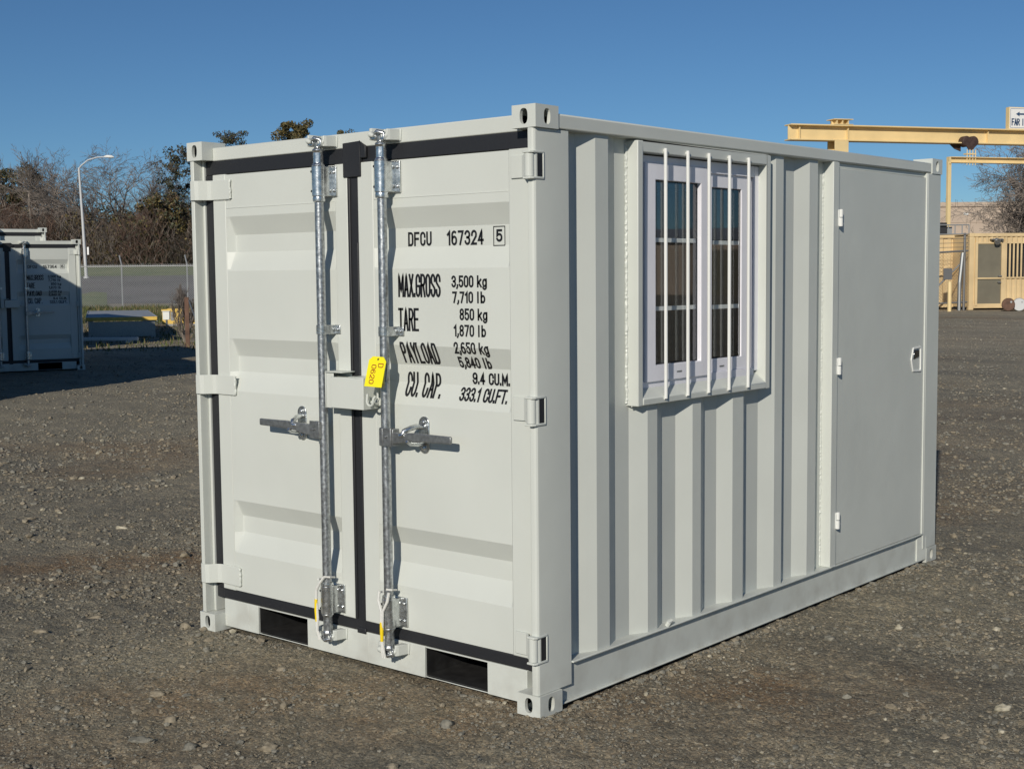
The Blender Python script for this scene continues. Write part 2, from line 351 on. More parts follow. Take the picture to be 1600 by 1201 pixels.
def make_ground():
    rs = [1.2, 2.0, 2.7, 3.3]
    while rs[-1] < 16: rs.append(rs[-1]*1.0048)
    while rs[-1] < 60: rs.append(rs[-1]*1.02)
    while rs[-1] < 170: rs.append(rs[-1]*1.03)
    while rs[-1] < 4000: rs.append(rs[-1]*1.25)
    rs = np.array(rs)
    A = np.concatenate([np.linspace(-180, -29, 30)[:-1], np.linspace(-29, 29, 330)[:-1], np.linspace(29, 180, 30)[:-1]])
    X, Y = polar(rs, np.radians(A)); n = len(A); m = len(rs)
    V = np.stack([X, Y, gz(X, Y)], 2).reshape(-1, 3); V = np.vstack([V, [[CAM[0], CAM[1], 0]]])
    i = np.arange(m-1)[:, None]*n; k = np.arange(n)[None, :]; k2 = (k+1)%n
    F = np.stack([i+k, i+k2, i+n+k2, i+n+k], 2).reshape(-1, 4)[:, ::-1]
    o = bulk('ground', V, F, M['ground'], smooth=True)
    bm = bmesh.new(); bm.from_mesh(o.data); bm.verts.ensure_lookup_table(); c = len(V)-1
    for q in range(n): 
        f = bm.faces.new((bm.verts[q], bm.verts[c], bm.verts[(q+1)%n]))
    bmesh.ops.recalc_face_normals(bm, faces=bm.faces); bm.to_mesh(o.data); bm.free()
    if o.data.polygons[0].normal.z < 0: o.data.flip_normals()
    at_ = o.data.attributes.new('dirt', 'FLOAT', 'POINT'); at_.data.foreach_set('value', dirt(V[:, 0], V[:, 1]).astype(np.float32))
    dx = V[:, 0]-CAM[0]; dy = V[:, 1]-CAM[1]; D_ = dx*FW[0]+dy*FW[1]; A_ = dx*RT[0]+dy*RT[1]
    du = np.clip((D_-9)/14, 0, 1)*np.clip((A_+D_*.05)/6, 0, 1)*np.clip((vnoise(A_*.22, D_*.5, 61)*.6+vnoise(A_*.6, D_*1.3, 62)*.4-.22)*2.2, 0, 1)*.8  # painted brightening of the ground, growing with distance and towards the right
    at_ = o.data.attributes.new('far_light_tint', 'FLOAT', 'POINT'); at_.data.foreach_set('value', du.astype(np.float32))
    return tag(o, kind='structure')
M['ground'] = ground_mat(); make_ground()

def stone_mat(name, c0, c1):
    return mat(name, c0, .85, col2=c1, vscale=40, bump=.002, bscale=300, spec=.3)
M['st_grey'] = stone_mat('grey_stone', (.135,.13,.108), (.265,.25,.205)); M['st_brown'] = stone_mat('brown_stone', (.185,.158,.115), (.30,.26,.19))
M['st_pale'] = stone_mat('pale_stone', (.30,.275,.20), (.48,.44,.34))
def ico():
    bm = bmesh.new(); bmesh.ops.create_icosphere(bm, subdivisions=1, radius=1)
    v = np.array([p.co[:] for p in bm.verts]); f = np.array([[q.index for q in t.verts] for t in bm.faces]); bm.free(); return v, f
IV, IF = ico()
def in_foot(x, y, pad=.0): return (x > -pad) & (x < W+pad) & (y > -pad) & (y < L+pad)
def scatter_gravel():
    n = 128000
    u = RNG.random(n); r = 3.5*(42/3.5)**(u**1.35); a = np.radians(RNG.uniform(-24, 24, n)); X, Y = CAM[0]+r*np.cos(rad(90)+YAW-a), CAM[1]+r*np.sin(rad(90)+YAW-a)
    e = 5200; t = RNG.random(e); off = np.abs(RNG.normal(0, .028, e)); ft = RNG.random(e) < .38
    X = np.concatenate([X, np.where(ft, t*W, W-.012+off)]); Y = np.concatenate([Y, np.where(ft, .055-off, t*L)]); r = np.hypot(X-CAM[0], Y-CAM[1]); n = len(X)
    base = np.arange(n) >= n-e
    dens = vnoise(X*1.6, Y*1.6, 21)*.6+vnoise(X*5, Y*5, 22)*.4
    keep = ((~in_foot(X, Y, .02)) | base) & (RNG.random(n) < np.clip((dens-.22)*2.2, .06, 1)); X = X[keep]; Y = Y[keep]; r = r[keep]; n = len(X)
    s = np.exp(RNG.normal(math.log(.0042), .5, n))*np.clip(r/5.5, .8, 2.0); s = np.clip(s, .0025, .026)
    sc = np.stack([s*RNG.uniform(.8, 1.5, n), s*RNG.uniform(.7, 1.1, n), s*RNG.uniform(.4, .8, n)], 1)
    jit = 1+RNG.uniform(-.24, .24, (n, len(IV), 1))
    V = IV[None]*jit*sc[:, None, :]
    t = RNG.uniform(0, 6.283, n); c, sn = np.cos(t)[:, None], np.sin(t)[:, None]
    x = V[:, :, 0]*c-V[:, :, 1]*sn; y = V[:, :, 0]*sn+V[:, :, 1]*c
    V = np.stack([x+X[:, None], y+Y[:, None], V[:, :, 2]+(gz(X, Y)+sc[:, 2]*.35)[:, None]], 2).reshape(-1, 3)
    F = (IF[None]+np.arange(n)[:, None, None]*len(IV)).reshape(-1, 3)
    p = RNG.random(n); mi = np.where(p < .52, 0, np.where(p < .982, 1, 2)); mi = np.repeat(mi, len(IF))
    tag(bulk('gravel', V, F, [M['st_grey'], M['st_brown'], M['st_pale']], mi), 'loose grey and brown gravel strewn over the yard', kind='stuff')
scatter_gravel()
STONES = [(190,823,.075,.030,.02,'pale','long flat pale stone lying alone left of the white container'),
 (697,1133,.036,.032,.03,'grey','dark rounded stone in front of the right fork pocket'),
 (1567,1111,.042,.036,.028,'pale','pale round stone at the right edge of the foreground'),
 (1476,1150,.03,.026,.018,'brown','small brown stone below and left of the pale round stone'),
 (128,745,.05,.035,.022,'pale','small bright angular stone far left on the gravel'),
 (65,986,.05,.034,.024,'brown','brown oval stone low at the left edge of the yard'),
 (150,957,.05,.032,.022,'brown','tan flat stone left of the container corner'),
 (248,1078,.05,.03,.022,'brown','flat tan stone in the middle of the left foreground'),
 (290,977,.045,.033,.03,'brown','rounded brown stone right beside the left bottom corner casting'),
 (265,1118,.036,.032,.03,'brown','squat round brown stone in the left foreground gravel'),
 (421,1165,.045,.036,.034,'brown','upright tan stone near the bottom edge of the foreground'),
 (296,1165,.04,.034,.03,'grey','dark cracked stone beside a shadow at the bottom left'),
 (440,1044,.036,.03,.024,'brown','light brown stone on the bare patch before the left fork pocket'),
 (1404,981,.03,.026,.024,'pale','small pale stone right of the side rail on open gravel'),
 (220,1152,.06,.04,.02,'grey','flat grey slab stone at the bottom left edge')]
for (u, v, a, b_, c_, k, lab) in STONES:
    gx, gy = groundpix(u, v); a, b_, c_ = a*.62, b_*.62, c_*.62; bm = bmesh.new(); bmesh.ops.create_icosphere(bm, subdivisions=3, radius=1)
    sd_ = random.random()*50
    for q in bm.verts:
        p = q.co; f = 1+.55*(float(vnoise(np.array(p.x*1.3+sd_), np.array(p.y*1.3+p.z*1.7)))-.5)+.4*(float(vnoise(np.array(p.x*3+sd_), np.array(p.z*3+p.y*2.3)))-.5)
        q.co = Vector((p.x*a*f, p.y*b_*f, max(-.6, p.z)*c_*f))
    me = bpy.data.meshes.new('stone'); bm.to_mesh(me); bm.free(); me.materials.append(M['st_'+k]); me.shade_smooth()
    o = bpy.data.objects.new('stone', me); COL.objects.link(o); o.location = (gx, gy, float(gz(gx, gy))+c_*.12); o.rotation_euler = (random.uniform(-.15,.15), random.uniform(-.15,.15), YAW+random.uniform(-.4,.4))
    tag(o, lab, 'stone', 'loose stones on the yard')

# ------------------------------------------------------------------ stroke lettering
def arc(cx, cy, rx, ry, a0, a1, n=9):
    return [(cx+rx*math.cos(rad(a0+(a1-a0)*i/n)), cy+ry*math.sin(rad(a0+(a1-a0)*i/n))) for i in range(n+1)]
OV = arc(.5,1.5,.5,.5,90,180)+arc(.5,.5,.5,.5,180,360)+arc(.5,1.5,.5,.5,0,90)
GL = {
 'A': [[(0,0),(.5,2),(1,0)], [(.17,.62),(.83,.62)]], 'C': [[(1,1.35)]+arc(.5,1.5,.5,.5,0,180)+arc(.5,.5,.5,.5,180,360)+[(1,.65)]],
 'D': [[(.5,0),(0,0),(0,2)]+arc(.5,1.5,.5,.5,90,0)+arc(.5,.5,.5,.5,0,-90)], 'E': [[(1,0),(0,0),(0,2),(1,2)], [(0,1.05),(.85,1.05)]],
 'F': [[(0,0),(0,2),(1,2)], [(0,1.02),(.85,1.02)]], 'G': [[(1,1.4)]+arc(.5,1.5,.5,.5,0,180)+arc(.5,.5,.5,.5,180,360)+[(1,.95),(.55,.95)]],
 'I': [[(.5,0),(.5,2)]], 'L': [[(0,2),(0,0),(1,0)]], 'M': [[(0,0),(0,2),(.5,.5),(1,2),(1,0)]], 'O': [OV],
 'P': [[(0,0),(0,2)]+arc(.5,1.5,.5,.5,90,-90)+[(0,1)]], 'R': [[(0,0),(0,2)]+arc(.5,1.52,.5,.48,90,-90)+[(0,1.04)], [(.55,1.04),(1,0)]],
 'S': [[(1,1.45)]+arc(.5,1.5,.5,.5,0,180)+[(.08,1.25),(.92,.75)]+arc(.5,.5,.5,.5,0,-180)+[(0,.55)]], 'T': [[(.5,0),(.5,2)], [(0,2),(1,2)]],
 'U': [[(0,2)]+arc(.5,.5,.5,.5,180,360)+[(1,2)]], 'X': [[(0,0),(1,2)], [(0,2),(1,0)]], 'Y': [[(.5,0),(.5,.95),(0,2)], [(.5,.95),(1,2)]],
 '0': [OV], '1': [[(.0,1.55),(.45,2),(.45,0)]], '2': [[(0,1.4)]+arc(.5,1.5,.5,.5,180,0)+[(.95,1.15),(0,0),(1,0)]],
 '3': [arc(.5,1.5,.5,.5,165,0)+[(.97,1.3),(.8,1.08),(.45,1.03)], [(.45,1.03),(.8,.98),(.97,.76)]+arc(.5,.5,.5,.5,0,-165)], '4': [[(.72,0),(.72,2),(0,.55),(1.02,.55)]],
 '5': [[(.95,2),(.08,2),(.04,1.02),(.3,1.25)]+arc(.5,.75,.5,.5,90,0)+arc(.5,.5,.5,.5,0,-160)], '6': [arc(.5,1.5,.5,.5,55,180)+arc(.5,.5,.5,.5,180,360)+arc(.5,.7,.5,.5,0,180)],
 '9': [[(0,.5)]+arc(.5,.5,.5,.5,245,360)+arc(.5,1.5,.5,.5,0,180)+arc(.5,1.42,.5,.5,180,360)],
 '7': [[(0,2),(1,2),(.35,0)]], '8': [arc(.5,1.53,.46,.47,-90,270,16), arc(.5,.53,.5,.53,90,450,16)], '.': [[(.0,0),(.0,.17)]], ',': [[(.1,.26),(.1,0),(-.1,-.32)]],
 'k': [[(0,0),(0,2)], [(.92,1.35),(.05,.55)], [(.35,.8),(1,0)]], 'g': [arc(.5,.7,.5,.65,0,360,16), [(1,1.35),(1,-.1)]+arc(.5,-.1,.5,.42,0,-160)],
 'l': [[(.15,0),(.15,2)]], 'b': [[(0,2),(0,0)], arc(.5,.66,.5,.66,180,540,16)],
}
ADV = {'.': .25, ',': .35, '1': .7, ' ': .85, 'l': .62, 'M': 1.15, 'I': .5}
GW = {'M': 1.25, '.': .05, ',': .1, '1': .5, 'l': .55, 'I': .3}
def stroke_text(mb, s, x0, x1, z0, z1, sw, surf, sp=.42, mi=0, rot=None):
    """condensed painted lettering: centre lines widened to a constant stroke, laid on the surface surf(x,z)->point"""
    x = 0; items = []
    for ch in s:
        if ch == ' ': x += .95; continue
        w = GW.get(ch, 1.0); items.append((ch, x, w)); x += w+sp
    tot = x-sp; kx = (x1-x0-sw)/max(tot, .01); kz = (z1-z0-sw)/2
    for ch, ox, w in items:
        gw = w if ch in GW else 1.0
        for st in GL[ch]:
            P = [np.array([x0+sw/2+(ox+(px if ch in ('.', ',', '1', 'l', 'I') else px*gw))*kx, z0+sw/2+pz*kz]) for px, pz in st]
            Q = [P[0]]
            for a, b in zip(P[:-1], P[1:]):
                d = np.linalg.norm(b-a)
                if d < 1e-6: continue
                m = max(1, int(d/.006))
                Q += [a+(b-a)*(i+1)/m for i in range(m)]
            if len(Q) < 2: continue
            closed = np.linalg.norm(Q[0]-Q[-1]) < 1e-5
            Lf = []; Rt_ = []
            for i, q in enumerate(Q):
                a = Q[i-1] if i > 0 else (Q[-2] if closed else None); c = Q[i+1] if i < len(Q)-1 else (Q[1] if closed else None)
                d1 = (q-a)/np.linalg.norm(q-a) if a is not None else None; d2 = (c-q)/np.linalg.norm(c-q) if c is not None else None
                if d1 is None: d1 = d2
                if d2 is None: d2 = d1
                n1 = np.array([-d1[1], d1[0]]); n2 = np.array([-d2[1], d2[0]]); n = n1+n2; ln = np.linalg.norm(n)
                n = n1 if ln < 1e-3 else n/ln
                mlen = min(1/max(np.dot(n, n1), .35), 2.2)*sw/2
                e = q
                if not closed and i == 0: e = q-d2*sw/2*(1 if ch not in '.,' else 1)
                if not closed and i == len(Q)-1: e = q+d1*sw/2
                Lf.append(e+n*mlen); Rt_.append(e-n*mlen)
            vs = [surf(*p) for p in Lf]+[surf(*p) for p in Rt_]; k = len(Q)
            mb.add(vs, [(i, i+1, k+i+1, k+i) for i in range(k-1)], mi)

# ------------------------------------------------------------------ the white site-office container
YD, YI = .050, .083
REC = [(1.738, 1.667, 1.597, 1.523), (1.239, 1.169, 1.105, 1.028), (.565, .500, .431, .350)]
def yprof(z):
    for a, b, c, d in REC:
        if d < z < a:
            if z > b: return YD+(YI-YD)*(a-z)/(a-b)
            if z < c: return YD+(YI-YD)*(z-d)/(c-d)
            return YI
    return YD
P_ = M['paint']
con = thing('shipping_container', 'large white site-office container in the middle with barred window and side door', 'container')
def casting(parent, fx, fy, z0):
    """fx: outer face towards -1 / +1 in x, fy: likewise in y"""
    a, b, c = .102, .120, .075
    ox = 0 if fx < 0 else W; oy = 0 if fy < 0 else L
    mb = MB()
    xi = ox-fx*a; yi = oy-fy*b
    mb.holed((min(ox, xi), oy, z0), (1,0,0), (0,0,1), (0,-fy,0), a, c, .017, .026, .014, cap=False)
    mb.holed((ox, min(oy, yi), z0), (0,1,0), (0,0,1), (-fx,0,0), b, c, .017, .026, .014, cap=False)
    x0, x1, y0, y1 = min(ox, xi), max(ox, xi), min(oy, yi), max(oy, yi)
    mb.add([(x0,y0,z0+c),(x1,y0,z0+c),(x1,y1,z0+c),(x0,y1,z0+c)], [(0,1,2,3)]); mb.add([(x0,y0,z0),(x1,y0,z0),(x1,y1,z0),(x0,y1,z0)], [(3,2,1,0)])
    mb.add([(xi,y0,z0),(xi,y1,z0),(xi,y1,z0+c),(xi,y0,z0+c)], [(0,1,2,3)]); mb.add([(x0,yi,z0),(x1,yi,z0),(x1,yi,z0+c),(x0,yi,z0+c)], [(0,1,2,3)])
    mb.build('corner_casting', P_, parent)
for fx in (-1, 1):
    for fy in (-1, 1):
        for z0 in (0, H-.075): casting(con, fx, fy, z0)
# corner posts
mb = MB(); mb.box(.014,.036,.004,.11,.075,1.975); mb.box(.036,.050,.046,.11,.075,1.975); mb.box(.014,.03,.11,.17,.075,1.975); mb.build('corner_post', P_, con, bevel=.003)
mb = MB()
xo = W-.010
poly = [(xo, .186), (xo, .016)]+[(xo-.016+.016*math.cos(rad(t)), .016-.014*math.sin(rad(t))) for t in (20, 45, 70, 90)]+[(1.843, .002), (1.843, .045), (1.818, .045), (1.818, .11), (1.85, .11), (1.85, .186)]
mb.prism(poly, .075, 1.975); mb.build('corner_post', P_, con, bevel=.002)
for s in (0, 1):
    mb = MB(); x0 = W-.004 if s else .004
    mb.box(x0, x0-.10 if s else x0+.10, 3.082, L-.004, .075, 1.975); mb.build('corner_post', P_, con, bevel=.004)
# top header, front sill with fork pockets
mb = MB(); mb.box(.102,1.778,.053,.12,1.972,2.027); mb.build('top_header', P_, con, bevel=.004)
mb = MB()
for x0, x1 in ((.102,.325),(.633,1.287),(1.595,1.778)): mb.box(x0, x1, .053, .10, .018, .136)
for x0, x1 in ((.325,.633),(1.287,1.595)): mb.box(x0, x1, .055, .10, .130, .135); mb.box(x0, x1, .056, .060, .019, .0225)
for x in (.258, .985): mb.box(x-.002, x+.002, .0518, .06, .020, .134)
mb.build('front_sill', P_, con, bevel=.0025)
for x0, x1 in ((.327,.631),(1.289,1.593)):
    mb = MB(); mb.box(x0-.004,x0,.062,1.5,.028,.13); mb.box(x1,x1+.004,.062,1.5,.028,.13); mb.box(x0,x1,.104,1.5,.127,.131); mb.box(x0,x1,1.5,1.504,.028,.13)
    mb.box(x0, x1, .0605, .75, .0240, .0280)
    mb.build('fork_pocket', M['black'], con)
# rails
for s in (0, 1):
    X = lambda d: W-d if s else d
    mb = MB(); mb.box(X(.004), X(.070), .12, L-.12, 1.977, 2.027); mb.build('top_rail', P_, con, bevel=.006)
    mb = MB(); mb.box(X(.023), X(.046), .12, L-.125, .016, .150); mb.box(X(.0025), X(.09), .186, 3.085, .1505, .157); mb.box(X(.010), X(.023), .13, L-.125, .014, .020)
    mb.build('bottom_rail', P_, con, bevel=.002)
mb = MB(); mb.add([(W-.016, 3.040, .02),(W-.002,3.118,.02),(W-.002,3.118,.14),(W-.016,3.040,.14),(W-.06,3.040,.02),(W-.06,3.118,.02),(W-.06,3.118,.14),(W-.06,3.040,.14)], [(0,1,2,3),(0,3,7,4),(3,2,6,7),(1,5,6,2),(0,4,5,1),(4,7,6,5)])
mb.build('rail_gusset', P_, con)
# right (visible) corrugated side with the window opening
XO, XI = W-.020, W-.054
COR = [(.175,XI),(.269,XI),(.346,XO),(.420,XO),(.499,XI),(.587,XI),(.660,XO),(.722,XO),(.800,XI),(.894,XI),(.963,XO),(1.022,XO),(1.096,XI),(1.189,XI),(1.258,XO),(1.340,XO),(1.405,XI),(1.513,XI),(1.593,XO),(1.656,XO),(1.721,XI),(1.806,XI),(1.884,XO),(1.957,XO),(2.025,XI),(2.085,XI)]
def clip(pl, a, b):
    ys = [p[0] for p in pl]; xs = [p[1] for p in pl]
    r = [(a, float(np.interp(a, ys, xs)))]+[p for p in pl if a < p[0] < b]+[(b, float(np.interp(b, ys, xs)))]
    return r
mb = MB()
for z0, z1, a, b in ((.156,1.03,.175,2.085),(1.03,1.945,.175,.59),(1.03,1.945,1.50,2.085),(1.945,1.99,.175,2.085)):
    pl = clip(COR, a, b); n = len(pl)
    mb.add([(x, y, z0) for y, x in pl]+[(x, y, z1) for y, x in pl], [(i, i+1, n+i+1, n+i) for i in range(n-1)])
mb.build('corrugated_side', P_, con, solid=.002)
mb = MB(); mb.tube((XI+.001,1.372,.158),(XI+.001,1.372,1.03),.0022,n=6); mb.build('seam_weld', P_, con)
# left side, rear wall, roof, floor, lining
mb = MB(); y = .17; pts = []
while y < L-.12:
    pts += [(.054,y),(.054,y+.07),(.020,y+.14),(.020,y+.22)]; y += .30
mb.add([(x,y,.156) for x,y in pts]+[(x,y,1.99) for x,y in pts], [(i,i+1,len(pts)+i+1,len(pts)+i) for i in range(len(pts)-1)]); mb.build('corrugated_side', P_, con, solid=.002)
mb = MB(); x = .10; pts = []
while x < W-.15:
    pts += [(x,L-.054),(x+.07,L-.054),(x+.14,L-.02),(x+.22,L-.02)]; x += .29
pts.append((W-.10, L-.054))
mb.add([(x,y,.09) for x,y in pts]+[(x,y,1.98) for x,y in pts], [(i,i+1,len(pts)+i+1,len(pts)+i) for i in range(len(pts)-1)]); mb.build('rear_wall', P_, con, solid=.002)
mb = MB(); mb.box(.10,W-.10,L-.09,L-.005,1.977,2.027); mb.build('rear_header', P_, con, bevel=.004)
mb = MB(); mb.box(.10,W-.10,L-.09,L-.008,.02,.135); mb.build('rear_sill', P_, con, bevel=.004)
mb = MB()
ys = []; y = .12
while y < L-.2: ys += [(y,2.010),(y+.08,2.010),(y+.11,2.024),(y+.19,2.024)]; y += .22
ys.append((L-.09, 2.010))
mb.add([(.07,a,z) for a,z in ys]+[(W-.07,a,z) for a,z in ys], [(i,i+1,len(ys)+i+1,len(ys)+i) for i in range(len(ys)-1)]); mb.build('roof', P_, con, solid=.002)
mb = MB(); mb.box(.06,W-.06,.13,L-.09,.135,.149); mb.build('floor', M['inside'], con)
mb = MB(); mb.box(.075,.085,.13,L-.09,.15,1.97); mb.box(.085,W-.09,L-.105,L-.095,.15,1.97); mb.box(.085,W-.09,.13,L-.105,1.96,1.97); mb.box(.085,W-.09,.125,.135,.15,1.96)
mb.build('interior_lining', M['inside'], con)

# front doors
def weld(mb, p0, p1, r=.0035, n=None):
    p0, p1 = Vector(p0), Vector(p1); d = (p1-p0).length; k = n or max(4, int(d/.007))
    mb.path([p0+(p1-p0)*i/k+Vector((random.uniform(-1,1), random.uniform(-1,1), random.uniform(-1,1)))*r*.25 for i in range(k+1)], [r*random.uniform(.65, 1.25) for _ in range(k+1)], 6)
def door(x0, xa, xb, x1, hinge_left, seam):
    mb = MB(); bw = .021
    zs = [.184]; 
    for a, b, c, d in REC[::-1]: zs += [d, c, b, a]
    zs += [1.912]
    cols = [xa, xa+bw, xb-.005, xb]; vs = []
    for x_i, x in enumerate(cols):
        for z in zs: vs.append((x, yprof(z) if x_i in (1, 2) else YD, z))
    n = len(zs)
    for q in range(3): pass
    mb.add(vs, [(q*n+i, (q+1)*n+i, (q+1)*n+i+1, q*n+i+1) for q in range(3) for i in range(n-1)])
    leaf = mb.build('door_leaf', P_, con, bevel=.0035, seg=2)
    mb = MB(); mb.box(x0, xa, YD-.002, .095, .181, 1.915); mb.box(xb, x1, YD-.002, .095, .181, 1.915); mb.box(xa, xb, .060, .095, 1.895, 1.913); mb.box(xa, xb, .060, .095, .182, .20)
    mb.build('door_stile', P_, leaf, bevel=.0035)
    mb = MB(); mb.box(xa+.004, xb-.003, YD-.0022, YD+.004, 1.7745, 1.7785); mb.build('seam_weld', P_, leaf, bevel=.001)
    return leaf
dl = door(.104, .186, .852, .921, True, 1); dr = door(.978, 1.060, 1.720, 1.812, False, 1)
# black gaskets: around both leaves
mb = MB(); mb.box(.050,1.82,.056,.10,1.915,1.973); mb.box(.050,1.82,.056,.10,.1365,.181); mb.box(.050,.104,.054,.10,.181,1.915); mb.box(1.812,1.819,.058,.10,.181,1.915)
mb.add([(.098,.0535,.181),(.098,.0535,.139),(1.818,.0535,.139),(1.818,.0535,.181),(.098,.0575,.181),(.098,.0575,.139),(1.818,.0575,.139),(1.818,.0575,.181)], [(0,1,2,3),(0,3,7,4),(1,5,6,2),(3,2,6,7),(0,4,5,1)])
mb.build('door_seal', M['gasket'], con, bevel=.003)
mb = MB(); mb.box(.9225,.976,.053,.095,.139,1.915); mb.box(.9215,.935,.047,.06,.184,1.86); mb.box(.964,.9775,.0455,.06,.184,1.62)
mb.box(.905,1.000,.0425,.0545,1.862,1.990); mb.prism([(1.0,1.990),(1.0,1.93),(1.03,1.93),(1.03,1.972)], .0425, .0545, 'y'); mb.box(.930,.978,.0475,.0535,.128,.150); mb.build('centre_seal', M['gasket'], con, bevel=.004)
# hinges
def hinge(leaf, z0, z1, left):
    pl = [(.013,.014),(.016,.000),(.026,-.006),(.052,-.006),(.066,.004),(.088,.032),(.102,.040),(.222,.040)]
    t = .006
    out = []
    if not left: pl = [(1.905-x, y) for x, y in pl if True]
    pl2 = []
    for i, (x, y) in enumerate(pl):
        a = pl[max(i-1,0)]; b = pl[min(i+1,len(pl)-1)]; d = Vector((b[0]-a[0], b[1]-a[1])).normalized(); nrm = Vector((-d.y, d.x))
        if nrm.y < 0: nrm = -nrm
        pl2.append((x+nrm.x*t, y+nrm.y*t))
    if left:
        mb = MB(); mb.prism(pl+pl2[::-1], z0, z1); h = mb.build('hinge', P_, leaf, bevel=.0015)
        mb = MB(); weld(mb, (.224,.044,z0+.002), (.224,.044,z1-.002), .005); weld(mb, (.222,.0455,z0-.001),(.12,.0455,z0-.001),.002); mb.build('weld_bead', P_, h)
    else:
        pl = [(1.736,.041),(1.785,.041),(1.797,.036),(1.816,.012),(1.832,.004)]
        pl2 = [(x, y+.007) for x, y in pl]
        mb = MB(); mb.prism(pl+pl2[::-1], z0+.004, z1-.004); h = mb.build('hinge', P_, leaf, bevel=.0015)
        mb = MB(); mb.tube((1.8515,.001,z0+.003),(1.8515,.001,z1-.003),.0165,n=20); mb.build('hinge_knuckle', P_, h, bevel=.0015)
        mb = MB(); mb.prism([(1.836,-.017),(1.866,-.017),(1.8735,-.004),(1.8735,.052),(1.836,.052)], z1-.0025, z1+.005); mb.prism([(1.836,-.017),(1.866,-.017),(1.8735,-.004),(1.8735,.052),(1.836,.052)], z0-.005, z0+.0025)
        mb.box(1.868,1.8735,.046,.053,z0,z1); mb.build('hinge_lug', P_, h, bevel=.002)
        mb = MB(); mb.box(1.8690,1.8708,.019,.045,z0+.004,z1-.004); mb.build('hinge_gap', M['gasket'], h)
for z0, z1 in ((1.812,1.892),(1.008,1.088),(.205,.285)): hinge(dl, z0, z1, True)
for z0, z1 in ((1.812,1.894),(.998,1.086),(.190,.276)): hinge(dr, z0, z1, False)
